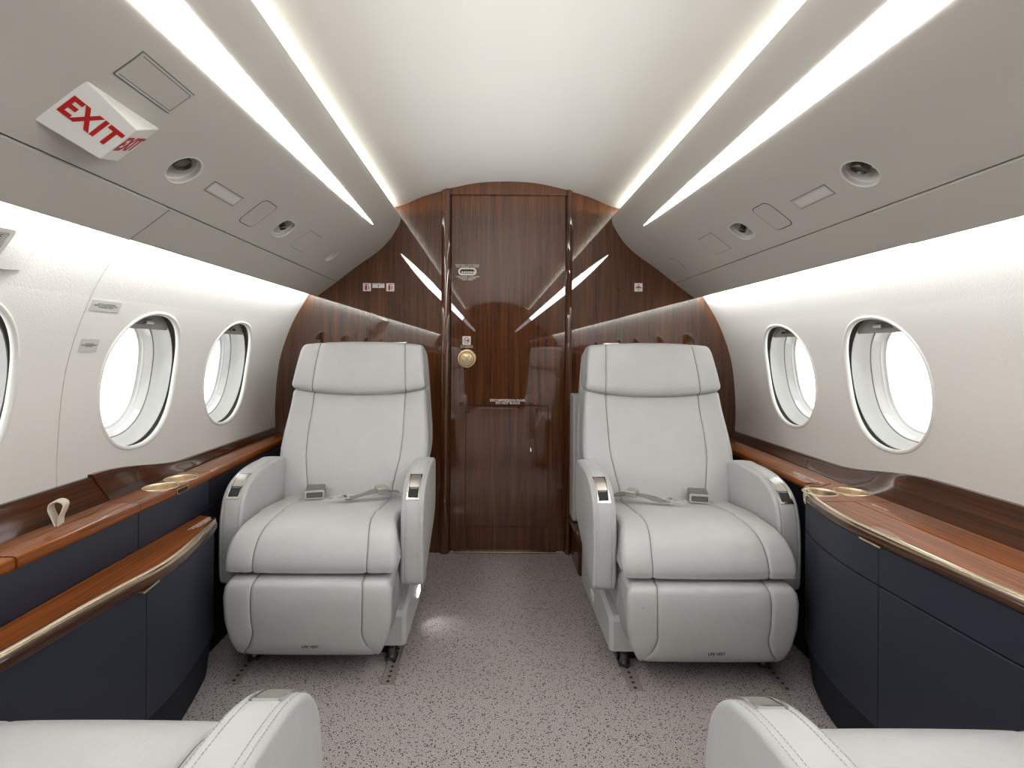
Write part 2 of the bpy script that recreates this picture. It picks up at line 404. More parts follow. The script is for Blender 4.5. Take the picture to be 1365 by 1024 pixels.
# windows: bezel lip, reveal, frame, pane, shade with handle
def window_part(name, rings, m, parent):
    v, f = loft(rings); return obj(name, v, f, m, parent, recalc=True, angle=50)
def ovr(a_, b_, d, e=ERR): return [(x, y, -d) for x, y in oval(a_, b_, 64, e)]
def build_window(s, y, idx, src=None):
    fm = wall_frame(s, y, WZ)
    root = empty('window_%d' % idx, fm, kind='structure')
    if src is not None:
        for ch in src.children:
            c = ch.copy(); C.objects.link(c); c.parent = root
            for g in ch.children:
                d = g.copy(); C.objects.link(d); d.parent = c
        return root
    # offset of the real curved wall from the flat frame, so the lip follows the wall
    inv = fm.inverted()
    def onwall(x, yv, d):
        p = fm @ Vector((x, yv, 0)); z = p.z
        for _ in range(3):
            q = inv @ Vector((s * wall_x(z), p.y, z)); z += (yv - q.y) * .95
        q = inv @ Vector((s * wall_x(z), p.y, z)); return (x, yv, q.z - d)
    def lipring(k, d): return [onwall(x, yv, d) for x, yv in oval(WA + k, WB + k, 64, ERR)]
    window_part('window_bezel', [lipring(.009, .001), lipring(.007, -.0025), lipring(.003, -.004), lipring(0, -.003), lipring(-.003, 0), lipring(-.004, .006), lipring(-.002, .011), lipring(.004, .012)], 'white_plastic', root)
    window_part('shade_pocket', [lipring(.004, .012), lipring(.018, .013), ovr(WA + .022, WB + .022, .045), ovr(WA + .008, WB + .008, .046)], 'gap_grey', root)
    window_part('window_reveal', [ovr(WA + .010, WB + .010, .040), ovr(WA + .008, WB + .008, .021), ovr(WA + .004, WB + .004, .020), ovr(WA + .004, WB + .004, .024), ovr(WA + .002, WB + .002, .042, 2.35), ovr(WA - .003, WB - .004, .060, 2.45), ovr(WA - .010, WB - .011, .074, 2.5), ovr(WA - .010, WB - .011, .077, 2.5)], 'shade', root)
    window_part('window_frame', [ovr(WA - .010, WB - .011, .077, 2.5), ovr(WA - .012, WB - .013, .0762, 2.5), ovr(WA - .014, WB - .015, .077, 2.5), ovr(WA - .022, WB - .022, .098, 2.55), ovr(WA - .027, WB - .026, .100, 2.6), ovr(WA - .028, WB - .027, .104, 2.6), ovr(WA - .032, WB - .031, .108, 2.6), ovr(WA - .037, WB - .036, .109, 2.6), ovr(WA - .039, WB - .038, .118, 2.6), ovr(WA + .02, WB + .02, .120)], 'window_trim', root)
    window_part('seal', [ovr(WA - .009, WB - .010, .0750, 2.5), ovr(WA - .0112, WB - .0122, .0750, 2.5), ovr(WA - .0116, WB - .0126, .0765, 2.5), ovr(WA - .009, WB - .010, .0770, 2.5)], 'gap_grey', root)
    v = [(x, yv, -.114) for x, yv in oval(WA - .0382, WB - .0372, 64, 2.6)]
    obj('pane', v, [tuple(range(64))], 'pane', root, recalc=False)
    # raised shade: the dropped top segment with its pull
    yb = WB - .052
    pts = [p for p in oval(WA + .004, WB + .004, 96, ERR) if p[1] > yb]
    pts.sort(key=lambda p: p[0]); pts = pts + [(pts[-1][0], yb), (pts[0][0], yb)]
    sh = obj('shade', *loft([[(x, yv, -.030) for x, yv in pts], [(x, yv, -.021) for x, yv in pts]], True, True), 'shade_dark', root, angle=30)
    hb = MB(); hb.add(*rbox(-.034, .034, yb + .014, yb + .032, -.022, -.019, .0015))
    hb.obj('shade_handle', 'buckle', sh)
    hb = MB(); hb.add(*rbox(min(-s * -.030, -s * .004) if 0 else (-.032 if s > 0 else -.004), (.004 if s > 0 else .032), yb + .016, yb + .029, -.020, -.006, .003, 2))
    hb.obj('shade_pull', 'chrome', sh)
    return root
k = 0
for s in (-1, 1):
    src = None
    for y in WIN:
        k += 1
        r = build_window(s, y, k, src)
        if src is None: src = r

# ------------------------------------------------------------------ wall details: seam, placards, emergency cover
pts = [(-(wall_x(z) - .0002), 1.333, z) for z in lin(.66, 1.298, 24)]
tag(obj('trim_1', *tube(pts, .0011, 6), 'wall_joint'), kind='structure')
pts = [(-(wall_x(z) - .001), 1.300 if 0 else 1.129, z) for z in lin(1.20, 1.298, 8)]
def placard(s, y, z, w_, h_, lines, label, size=.0075, rot=0):
    r = empty('placard', wall_frame(s, y, z, .0006) @ Matrix.Rotation(rot, 4, 'Z'), label, 'placard')
    obj('plate', *plate(rrect(w_ / 2, h_ / 2, .002, 3), .0008, .0002), 'label_grey', r)
    text(lines, size, r, 'black', Matrix.Translation((0, 0, .0009)), .0002, width=.9)
    return r
placard(-1, 1.397, 1.142, .105, .030, 'LIFE RAFT LOCATED IN SEAT\nPEDESTAL. LIFT SEAT & REMOVE RAFT\nIN EMERGENCY DOOR', 'wider grey placard with three lines of print, upper of two on the left sidewall', .0050)
placard(-1, 1.387, 1.038, .062, .036, 'LIFELINE INSIDE\nREMOVE UPHOLSTERY PANEL\nFOR ACCESS', 'smaller grey placard with fine print, lower of two on the left sidewall', .0040)
# emergency exit handle cover, top left edge of the view
cm = wall_frame(-1, .925, 1.240)
root = empty('handle_cover', cm, 'white bulged cover with red print high on the left sidewall, under the overhead panel', 'cover')
prof = [(-.065, -.004), (.190, -.004), (.188, .002), (.120, .028), (-.062, .036), (-.065, -.004)]
yy0, yy1 = -.052, .062
rg = []
for (yv, g) in ((yy0, 1.0), (yy1, .75)):
    rg.append([(-.25, yv, -.01), (.192, yv, -.01), (.190, yv, .003), (.150, yv, .010 * g), (.09, yv, .022 * g), (-.02, yv, .036 * g), (-.25, yv, .040 * g)])
obj('cover_shell', *loft(rg, True, True), 'wall', root, angle=25)
pf = Matrix.Translation((.050, .004, .0262)) @ Matrix.Rotation(math.radians(8), 4, 'Y') @ Matrix.Rotation(math.radians(4), 4, 'X')
fr_ = MB(); fr_.add(*ringplate(rrect(.060, .036, .012), rrect(.049, .027, .006), .004), T=pf)
fr_.obj('label_frame', 'white_plastic', root)
obj('label_plate', [tuple(pf @ Vector(p)) for p in plate(rrect(.0495, .0275, .006), .0012, .0002)[0]], plate(rrect(.0495, .0275, .006), .0012, .0002)[1], 'label_grey', root)
text('EXIT HERE\nPULL', .017, root, 'brown_print', pf @ Matrix.Translation((0, .006, .0014)), .0003)

# ------------------------------------------------------------------ overhead panels (bins)
T_SEAM = .492
STR = [(-3.9, .060), (.85, .060), (1.25, .050), (1.78, .032), (2.1, .016), (2.30, .003), (2.318, .0004)]
def strip_w(y):
    for (a_, wa), (b_, wb) in zip(STR[:-1], STR[1:]):
        if a_ <= y <= b_: return wa + (wb - wa) * (y - a_) / (b_ - a_)
    return .0004
def strip_c(y): return .1585 + .003 * min(1, max(0, (2.3 - y) / .8))
RA, RB = (.389, 1.207, .046, .042, 2.0), (.390, 1.784, .050, .040, 3.0)
for s, nm, side in ((-1, 'left', 'left'), (1, 'right', 'right')):
    def Sb(t, y, s=s, inset=0.0):
        x, z, dx, dz = bin_pt(t); return (s * (x - inset * dz), y, z + inset * dx) if inset else (s * x, y, z)
    holes = []
    for (tc, yc, ay, bt, e) in (RA, RB): holes.append((tc - .048, tc + .048, yc - .056, yc + .056, oval_fn(ay, bt, e)))
    if s < 0: holes.append((.388 - .048, .388 + .048, 2.31 - .056, 2.31 + .056, oval_fn(.030, .034, 2)))
    tl = sorted(set([BL[i] for i in range(len(BL)) if BL[i] < T_SEAM] + [T_SEAM]))
    root = empty('overhead_panel', Matrix.Identity(4), 'long light grey overhead panel with lamp strip along the %s side of the cabin' % side, 'overhead panel')
    patched('upper_panel', Sb, tl, lin(YF, YA + .01, 5), holes, 'bin', root, flip=(s < 0))
    # back of the lip down into the cove
    bk = [(.548, 1.722), (.553, 1.7225), (.558, 1.716), (.58, 1.690), (.66, 1.672), (.755, 1.668)]
    v = []; f = []
    for y in (YF, YA + .01): v += [(s * x, y, z) for x, z in bk]
    f = [(i, i + 1, len(bk) + i + 1, len(bk) + i) for i in range(len(bk) - 1)]
    obj('cove_channel', v, f, 'bin', root, recalc=False)
    # lower panels, one forward and one aft of the joint
    for (y0, y1, ins) in ((YF, 1.283, .0055), (1.286, YA + .01, .0)):
        t2 = [T_SEAM + .004] + [b for b in BL if b > T_SEAM + .006]
        cs = []
        for t in t2:
            x, z, dx, dz = bin_pt(t); cs.append((s * (x + ins * dz), z - ins * dx))
        c0 = cs[0]; x, z, dx, dz = bin_pt(t2[0])
        cs = [(s * (x - .008 * dz), z + .008 * dx)] + cs + [(s * .9665, 1.2995), (s * .9690, 1.303), (s * .967, 1.308), (s * .950, 1.318), (s * .934, 1.335), (s * .932, 1.42)]
        obj('lower_panel', *loft([[(a_, y, b_) for a_, b_ in cs] for y in (y0, y1)], closed=False), 'bin', root, recalc=False, angle=45)
        if ins and s < 0:
            v2 = [(a_, 1.2845, b_) for a_, b_ in cs[1:-5]]
            obj('panel_joint', *tube(v2, .0010, 6), 'gap_grey', root)
    # dark backing of the joint
    cs = []
    for t in (T_SEAM - .012, T_SEAM + .016):
        x, z, dx, dz = bin_pt(t); cs.append((s * (x - .006 * dz), z + .006 * dx))
    obj('joint_strip', *loft([[(a_, y, b_) for a_, b_ in cs] for y in (YF, YA)], closed=False), 'gap', root, recalc=False)
    # lamp strip lens, slightly crowned, with a thin bezel
    ys = lin(-3.9, .85, 8) + [.85 + (2.318 - .85) * i / 40 for i in range(1, 41)]
    rings = []; rim = []
    for y in ys:
        w_ = strip_w(y) / 2; c_ = strip_c(y); r = []
        for q in (-1, -.5, 0, .5, 1):
            x, z, dx, dz = bin_pt(c_ + q * w_); h = .0012 + .0012 * (1 - q * q) * min(1, w_ / .01)
            r.append((s * (x + h * dz), y, z - h * dx))
        rings.append(r)
    obj('lamp_strip', *loft(rings, closed=False), 'lens', root, recalc=False, angle=60)
    # ---- fittings, each a thing of its own
    def recess(tc, yc, ay, bt, e, name, label, kind):
        r = empty(name, bin_frame(s, tc, yc), label, 'reading light' if kind == 'lamp' else 'air vent')
        def rg(k, d): return [(x, y, d) for x, y in oval(ay + k, bt + k, 48, e)]
        # rim follows the curved panel
        inv = bin_frame(s, tc, yc).inverted()
        def rs(k, h):
            out = []
            for x, y in oval(ay + k, bt + k, 48, e):
                px, pz, dx, dz = bin_pt(tc + y)
                q = inv @ Vector((s * px, yc + s * x, pz)); out.append((q.x, q.y, q.z + h))
            return out
        obj('rim', *loft([rs(.002, .0002), rs(0, .0010), rs(-.003, -.001), rg(-.002, -.012), rg(-.003, -.013), rg(-.0045, -.0135)]), 'recess', r)
        dd = -.052 if kind != 'shallow' else -.022
        cupv = [rg(-.0045, -.0135), rg(-.005, -.03 if kind != 'shallow' else -.018), rg(-.008, dd * .9), rg(-.014, dd)]
        obj('housing', *loft(cupv, False, True), 'recess', r)
        if kind == 'lamp':
            T = Matrix.Translation((.002, -.010, -.024)) @ Matrix.Rotation(math.radians(-12), 4, 'X') @ Matrix.Rotation(math.radians(8), 4, 'Y')
            b = MB(); b.add(*lathe([(.0, -.012), (.014, -.012), (.020, .002), (.0215, .010), (.020, .016), (.017, .017), (.016, .012), (0, .011)], 28), T=T)
            b.obj('lamp_head', 'dark_metal', r)
            b = MB(); b.add(*tube([(-.004, -.034, -.045), (-.004, -.026, -.03), (.0, -.014, -.026)], .006, 8)); b.add(*rbox(-.014, .006, -.034, -.022, -.046, -.026, .002))
            b.obj('bracket', 'black', r)
        elif kind == 'vent':
            T = Matrix.Translation((0, -.006, -.028)) @ Matrix.Rotation(math.radians(-14), 4, 'X')
            b = MB(); b.add(*lathe([(0, -.014), (.022, -.014), (.022, -.004), (.012, .004), (.0105, .016), (.0125, .026), (.0115, .028), (.009, .026), (.008, .008), (0, .006)], 28), T=T)
            b.obj('nozzle', 'dark_metal', r)
            b = MB(); b.add(*rbox(-.034, -.016, -.012, .006, -.05, -.026, .003)); b.obj('bracket', 'dark_metal', r)
        return r
    recess(*RA, 'reading_light', 'round recessed reading light with dark swivel head, %s overhead panel' % side, 'lamp')
    recess(*RB, 'air_vent', 'recessed air vent with dark metal nozzle in the %s overhead panel' % side, 'vent')
    def flat(name, tc, yc, outline, h, m, label, cat, rimout=None, gap='gap_grey'):
        r = empty(name, bin_frame(s, tc, yc), label, cat)
        return r
    def rrd(a_, b_, r_, n=5):
        P = rrect(a_, b_, r_, n); out = []
        for i, p in enumerate(P):
            q = P[(i + 1) % len(P)]; L = math.hypot(q[0] - p[0], q[1] - p[1]); m_ = max(1, int(L / .008 + .5)) if L > .008 else 1
            out += [(p[0] + (q[0] - p[0]) * k_ / m_, p[1] + (q[1] - p[1]) * k_ / m_) for k_ in range(m_)]
        return out
    def ringd(o_, i_, h, h0=0):
        O = []; I = []; n_ = len(o_)
        for k in range(n_):
            p, q = o_[k], o_[(k + 1) % n_]; a_, b_ = i_[k], i_[(k + 1) % n_]; m_ = max(1, int(math.hypot(q[0] - p[0], q[1] - p[1]) / .008))
            for j in range(m_):
                t_ = j / m_; O.append((p[0] + (q[0] - p[0]) * t_, p[1] + (q[1] - p[1]) * t_)); I.append((a_[0] + (b_[0] - a_[0]) * t_, a_[1] + (b_[1] - a_[1]) * t_))
        return ringplate(O, I, h, h0)
    def fit(vf, tc, yc):
        inv = bin_frame(s, tc, yc).inverted(); out = []
        for x, y, z in vf[0]:
            px, pz, dx, dz = bin_pt(tc + y); out.append(tuple(inv @ Vector((s * (px + z * dz), yc + s * x, pz - z * dx))))
        return out, vf[1]
    # label light plate
    r = flat('sign_plate', .3895, 1.39, None, 0, '', 'narrow rectangular blank sign plate behind the round reading light, %s overhead panel' % side, 'sign')
    TC = (.3895, 1.39)
    obj('bezel', *fit(ringd(rrect(.073, .0165, .002), rrect(.069, .0125, .001), .0014, -.002), *TC), 'bin_trim', r)
    obj('groove', *fit(ringd(rrect(.0755, .019, .002), rrect(.0725, .0160, .002), .0004, -.002), *TC), 'gap_grey', r)
    obj('face', *fit(plate(rrd(.0692, .0127, .001), .0003, .0001, -.002), *TC), 'recess', r)
    # speaker
    r = flat('speaker_grille', .389, 1.588, None, 0, '', 'rounded speaker grille next to the air vent in the %s overhead panel' % side, 'speaker')
    TC = (.389, 1.588)
    obj('gap_ring', *fit(ringd(rrect(.046, .053, .020, 8), rrect(.0440, .051, .019, 8), .0006, -.002), *TC), 'gap', r)
    obj('grille', *fit(plate(rrd(.0442, .0512, .019, 8), .0012, .0008, -.002), *TC), 'bin_trim', r)
    # square hatch
    r = flat('access_hatch', .388, 2.0, None, 0, '', 'small square hatch aft of the air vent in the %s overhead panel' % side, 'hatch')
    TC = (.388, 2.0)
    obj('groove', *fit(ringd(rrect(.063, .048, .003), rrect(.0615, .0465, .003), .0008, -.002), *TC), 'gap_grey', r)
    obj('hatch_cover', *fit(plate(rrd(.0615, .0465, .003), .0012, .0004, -.002), *TC), 'bin', r)
    obj('lock_dot', *fit(plate(oval(.0016, .0016, 10), .0014, .0002), *TC), 'gap', r).matrix_parent_inverse = Matrix.Translation((0, -.03, 0))
    if s < 0:
        recess(.388, 2.31, .030, .034, 2, 'empty_recess', 'small shallow round recess nearest the wooden bulkhead, left overhead panel', 'shallow')['category'] = 'recess'
        r = flat('blank_panel', .2685, .955, None, 0, '', 'large rectangular framed blank panel beside the EXIT sign', 'panel')
        TC = (.2685, .955)
        obj('frame', *fit(ringd(rrect(.074, .0295, .002), rrect(.0705, .026, .002), .0022, -.002), *TC), 'bin_trim', r)
        obj('groove', *fit(ringd(rrect(.0765, .032, .002), rrect(.0738, .0293, .002), .0005, -.002), *TC), 'gap_grey', r)
        obj('inner_groove', *fit(ringd(rrect(.0707, .0262, .002), rrect(.0690, .0245, .002), .0005, -.002), *TC), 'gap_grey', r)
        obj('face', *fit(plate(rrd(.0692, .0247, .002), .0012, .0004, -.002), *TC), 'bin_trim', r)
    else:
        r = flat('round_cover', .400, 2.43, None, 0, '', 'flat round cover plate nearest the wooden bulkhead, right overhead panel', 'cover')
        TC = (.400, 2.43)
        obj('groove', *fit(ringplate(oval(.040, .046), oval(.0388, .0448), .0010, -.002), *TC), 'gap_grey', r)
        obj('disc', *fit(plate(oval(.0388, .0448), .0014, .0004, -.002), *TC), 'bin', r)

# EXIT sign: wedge with two printed faces
em = bin_frame(-1, .391, .9585)
root = empty('exit_sign', em, 'white wedge-shaped EXIT sign with red letters on the left overhead panel', 'exit sign')
hx, hy, hh = .0965, .054, .046
v = [(-hx, -hy, 0), (hx, -hy, 0), (hx, hy, 0), (-hx, hy, 0), (0, -hy * .80, hh), (0, hy * .80, hh)]
bm = bmesh.new(); vs = [bm.verts.new(p) for p in v]
for q in ((0, 1, 2, 3), (0, 3, 5, 4), (1, 4, 5, 2), (0, 4, 1), (3, 2, 5)): bm.faces.new([vs[i] for i in q])
bmesh.ops.recalc_face_normals(bm, faces=bm.faces)
bmesh.ops.bevel(bm, geom=bm.edges[:], offset=.0025, segments=3, profile=.6, affect='EDGES'); bm.verts.index_update()
obj('sign_body', [tuple(x.co) for x in bm.verts], [tuple(q.index for q in fc.verts) for fc in bm.faces], 'white_plastic', root); bm.free()
# local +x is forward (toward -Y) on the left side; text must run aft, tops toward the aisle (local -y)
def face_T(x0, x1, z0, z1):
    a_ = Vector((x0, 0, z0)); b_ = Vector((x1, 0, z1)); run = (b_ - a_).normalized(); up = Vector((0, -1, 0)); n_ = run.cross(up)
    return Matrix.Translation((a_ + b_) / 2 + n_ * .0004) @ Matrix((run, up, n_)).transposed().to_4x4()
text('EXIT', .051, root, 'red', face_T(hx, 0, 0, hh) @ Matrix.Scale(.84, 4, (1, 0, 0)), .0006, bold=.0018, spacing=1.10)
text('EXIT', .051, root, 'red', face_T(0, -hx, hh, 0) @ Matrix.Scale(.84, 4, (1, 0, 0)), .0006, bold=.0018, spacing=1.10)

# ------------------------------------------------------------------ aft bulkhead and door
YB = 2.67
root = empty('wall_back', Matrix.Identity(4), kind='structure')
obj('side_panel', *box(-1.22, -.300, YB, YB + .03, -.03, 1.95), 'bulkhead_wood', root)
obj('side_panel', *box(.318, 1.22, YB, YB + .03, -.03, 1.95), 'bulkhead_wood', root)
obj('header', *rbox(-.300, .318, YB - .012, YB + .03, 1.818, 1.95, .003), 'bulkhead_wood', root)
for x0, x1, zt in ((-.329, -.281, 1.846), (.305, .337, 1.846)):
    b = MB(); rg = []
    for z in (-.01, zt):
        rg.append([(x0, YB + .002, z), (x0 + .003, YB - .014, z), (x0 + .010, YB - .022, z), ((x0 + x1) / 2, YB - .026, z), (x1 - .010, YB - .022, z), (x1 - .003, YB - .014, z), (x1, YB + .012, z)])
    b.add(*loft(rg, True, True)); b.obj('door_post', 'bulkhead_wood', root, angle=50)
door = empty('door_1', Matrix.Identity(4), kind='structure')
obj('door_leaf', *rbox(-.2785, .3030, YB + .004, YB + .03, .006, 1.84, .002), 'bulkhead_wood', door)
obj('door_edge_gap', *box(-.2835, -.2780, YB + .010, YB + .02, 0, 1.82), 'gap', door)
obj('door_edge_gap', *box(.3020, .3075, YB + .010, YB + .02, 0, 1.82), 'gap', door)
dp = obj('decompression_panel', *rbox(-.2015, .2175, YB + .0025, YB + .005, .132, .7465, .0008, 1), 'bulkhead_wood', door)
obj('panel_gap', *box(-.2045, .2205, YB + .0030, YB + .0042, .7465, .7515), 'gap', dp)
obj('panel_gap', *box(-.2035, -.2015, YB + .0034, YB + .0042, .131, .7465), 'gap', dp)
obj('panel_gap', *box(.2175, .2195, YB + .0034, YB + .0042, .131, .7465), 'gap', dp)
obj('panel_gap', *box(-.2035, .2195, YB + .0034, YB + .0042, .1295, .132), 'gap', dp)
for x in (-.188, .160): obj('latch_plate', *rbox(x - .008, x + .008, YB + .001, YB + .003, .712, .736, .0006, 1), 'dado_wood', dp)
obj('threshold', *rbox(-.262, .262, YB - .012, YB + .004, .0, .008, .001, 1), 'champagne', door)
FB = lambda x, z, y=YB: frame((x, y, z), (1, 0, 0), (0, 0, 1))      # faces the cabin (-Y)
text('DECOMPRESSION PANEL\nDO NOT BLOCK', .0165, door, 'white_print', FB(.013, .768, YB + .0036), .0003, bold=.0003, width=.8)
# recessed pull with placards
r = empty('door_pull', FB(-.197, 1.430, YB + .004)); r.parent = door; r['label'] = 'pill-shaped recessed pull with cream bezel'
obj('bezel', *ringplate(rrect(.0465, .0190, .0185, 8), rrect(.0375, .0115, .0112, 8), .004), 'strap', r)
obj('well', *plate(rrect(.038, .012, .0115, 8), .0006, .0002), 'black', r)
b = MB()
for i in range(6): b.add(*rbox(-.030 + i * .0115, -.0215 + i * .0115, -.009, .001, .0006, .003, .0006, 1))
b.obj('slot_comb', 'satin', r)
text('EMERGENCY EXIT ROUTE\nPULL HANDLE TO OPEN', .0105, r, 'white_print', Matrix.Translation((0, .0285, .0004)), .0002, width=.8)
text('TURN KNOB TO RELEASE\nDOOR IF LOCKED\nPUSH HARD', .0105, r, 'white_print', Matrix.Translation((0, -.034, .0004)), .0002, width=.75)
r = empty('door_knob', FB(-.198, .987, YB + .004)); r.parent = door; r['label'] = 'round brushed gold flush knob'
obj('escutcheon', *lathe([(.0485, 0), (.0485, .004), (.045, .0075), (.038, .008), (.034, .0035), (.0325, .003)], 48), 'brass', r)
obj('knob_disc', *lathe([(.0325, .003), (.027, .003), (.0255, .009), (.023, .0105), (0, .011)], 40), 'brass', r)
b = MB()
for an in (45, 135): b.add(*rbox(-.022, .022, -.0028, .0028, .0105, .0135, .001, 1), T=Matrix.Rotation(math.radians(an), 4, 'Z'))
b.obj('cross_grip', 'satin', r)
r = empty('no_smoking_sign', FB(-.199, 1.079, YB + .004), 'small white no smoking sign above the round door knob', 'sign')
obj('plate', *plate(rrect(.021, .022, .003), .0012, .0003), 'white_plastic', r)
b = MB(); b.add(*ringplate(oval(.0150, .0150, 32), oval(.0120, .0120, 32), .0018, .001)); b.add(*rbox(-.0135, .0135, -.0014, .0014, .001, .0018, .0003, 1), T=Matrix.Rotation(math.radians(-45), 4, 'Z'))
b.obj('ban_ring', 'red', r)
b = MB(); b.add(*rbox(-.010, .006, -.003, 0, .001, .0015, .0002, 1)); b.add(*rbox(.004, .010, -.004, .006, .001, .0015, .0002, 1)); b.obj('cigarette', 'black', r)
text('THIS CABIN IS\nNO SMOKING', .010, r, 'white_print', Matrix.Translation((0, -.031, .0004)), .0002, width=.8)
def ext_sign(x, label):
    r = empty('extinguisher_sign', FB(x, 1.3475), label, 'sign')
    obj('plate', *plate(rrect(.0205, .0205, .003), .0012, .0003), 'white_plastic', r)
    b = MB(); b.add(*rbox(-.0095, .0005, -.015, .009, .001, .0018, .002, 2)); b.add(*rbox(-.0065, -.0025, .008, .014, .001, .0018, .0004, 1)); b.add(*rbox(-.008, .010, .0125, .0155, .001, .0018, .0004, 1))
    b.add(*rbox(.006, .010, -.012, .0065, .001, .0016, .0004, 1)); b.obj('pictogram', 'red', r)
ext_sign(-.7065, 'white sign with red extinguisher, left one of two on the bulkhead')
ext_sign(-.588, 'white sign with red extinguisher, right one of two on the bulkhead')
r = empty('arrow_placard', FB(-.6485, 1.3555), 'small white placard with black arrow between the two extinguisher signs', 'placard')
obj('plate', *plate(rrect(.0305, .0115, .002), .0012, .0003), 'white_plastic', r)
obj('arrow', [(-.003, -.001, .0014), (.003, -.001, .0014), (0, -.0085, .0014), (-.0012, .003, .0014), (.0012, .003, .0014)], [(0, 2, 1), (0, 1, 4, 3)], 'black', r, recalc=False)
text('FIRE EXTINGUISHER', .0055, r, 'black', Matrix.Translation((0, .0065, .0013)), .0002)
r = empty('aircraft_sign', FB(.6735, 1.354), 'small white sign with black figure under a red band, right side of the bulkhead', 'sign')
obj('plate', *plate(rrect(.0205, .0215, .003), .0012, .0003), 'white_plastic', r)
b = MB(); b.add(*rbox(-.0012, .0012, .004, .018, .001, .0016, .0002, 1)); b.add(*rbox(-.002, .002, -.017, -.009, .001, .0016, .0006, 1)); b.add(*rbox(-.013, -.009, -.005, .001, .001, .0016, .001, 1)); b.add(*rbox(.009, .013, -.005, .001, .001, .0016, .001, 1)); b.obj('figure', 'black', r)
obj('red_band', [(-.010, 0, .0018), (.010, 0, .0018), (.005, .0055, .0018), (0, .007, .0018), (-.005, .0055, .0018)], [(0, 1, 2, 3, 4)], 'red', r, recalc=False)
obj('grey_band', *rbox(-.010, .010, -.0055, -.0005, .001, .0016, .001, 1), 'gap_grey', r)
r = empty('switch_plate', FB(.404, .838), 'small white switch plate on the bulkhead beside the right aft seat', 'switch')
obj('plate', *plate(rrect(.021, .021, .003), .005, .001), 'white_plastic', r)
obj('rocker', *plate(rrect(.004, .008, .001), .008, .001), 'label_grey', r)
# forward end of the cabin (seen mirrored in the lacquer)
root = empty('wall_front', Matrix.Identity(4), kind='structure')
obj('side_panel', *box(-1.22, -.33, YF - .03, YF, -.03, 1.95), 'bulkhead_wood', root)
obj('side_panel', *box(.33, 1.22, YF - .03, YF, -.03, 1.95), 'bulkhead_wood', root)
obj('header', *box(-.33, .33, YF - .03, YF, 1.72, 1.95), 'bulkhead_wood', root)
obj('door_2', *rbox(-.33, .33, YF - .06, YF - .02, 0, 1.72, .003), 'bulkhead_wood'); tag(bpy.data.objects['door_2'], kind='structure')

# ------------------------------------------------------------------ side ledges and cabinets (magnitude space: X = |x|)
def sweep(path, section, s, cap=True):
    """path [(X,Y)], section [(out, z)] where out points to the aisle (smaller X)"""
    rings = []
    for i, (X, Y) in enumerate(path):
        a_ = Vector(path[max(i - 1, 0)]); b_ = Vector(path[min(i + 1, len(path) - 1)]); t = (b_ - a_).normalized()
        n_ = Vector((t.y, -t.x))                     # path runs toward -Y: normal points to -X
        rings.append([(s * (X + n_.x * o_), Y + n_.y * o_, z) for o_, z in section])
    return loft(rings, cap, cap)
def sp(P, n=6): return [(p.x, p.y) for p in crom([(x, y, 0) for x, y in P], n)]
def seg(path, y1, y0):
    """piece of a path (Y decreasing) between y1 (aft) and y0 (fwd)"""
    out = []
    def at(y):
        for (xa, ya), (xb, yb) in zip(path[:-1], path[1:]):
            if ya >= y >= yb and ya != yb: return (xa + (xb - xa) * (ya - y) / (ya - yb), y)
    a_ = at(y1); b_ = at(y0)
    mid = [p for p in path if y0 + 1e-4 < p[1] < y1 - 1e-4]
    return ([a_] if a_ else []) + mid + ([b_] if b_ else [])
def zdado(y, s):
    base, top = (.637, .684) if s < 0 else (.628, .676)
    k = min(1, max(0, (1.88 - y) / .42)); k = k * k * (3 - 2 * k); return base + (top - base) * k
ZL = {-1: .614, 1: .600}
def smooth_back(s):
    return 1.108 if s < 0 else 1.083
# backsplash (dado) behind the ledges
for s in (-1, 1):
    side = 'left' if s < 0 else 'right'
    zl = ZL[s]; xb = smooth_back(s)
    spans = [(YA, 1.435), (1.432, YF)] if s < 0 else [(YA, YF)]
    for i, (y1, y0) in enumerate(spans):
        rings = []
        off = .014 if i == 0 else .010
        ys = [y1 + (y0 - y1) * k / 60 for k in range(61)] if y0 < 0 else [y1 + (y0 - y1) * k / 40 for k in range(41)]
        if y0 < 0: ys = [y1 + (.3 - y1) * k / 40 for k in range(40)] + [.3, y0]
        for y in ys:
            zt = zdado(y, s) - (.0 if i == 0 else .006); xt = wall_x(zt)
            k = min(1, max(0, (2.2 - y) / .5)); xbb = xb + (1 - k) * .03
            r = [(xt + .01, zt), (xt - off, zt), (xt - off - .003, zt - .003)]
            for q in (.25, .5, .75, 1):
                zz = zt - .003 + (zl - zt + .003) * q
                xx = (xt - off - .003) + (xbb - (xt - off - .003)) * (q ** 1.12); r.append((xx, zz))
            r += [(xbb, zl - .02), (xt + .01, zl - .02)]
            rings.append([(s * x, y, z) for x, z in r])
        nm = 'baseboard_left' if s < 0 else 'baseboard_right'
        o = obj(nm if i == 0 else 'trim_2', *loft(rings, True, True), 'dado_wood', angle=40); tag(o, kind='structure')
PATH_L = [(.972, 2.665), (.970, 2.0)] + [(.968, 1.76), (1.010, 1.74)][:1] + [(1.006 - .0, 1.70), (1.008, 1.41), (1.010, 1.04), (1.01, -.6), (1.01, -3.99)]
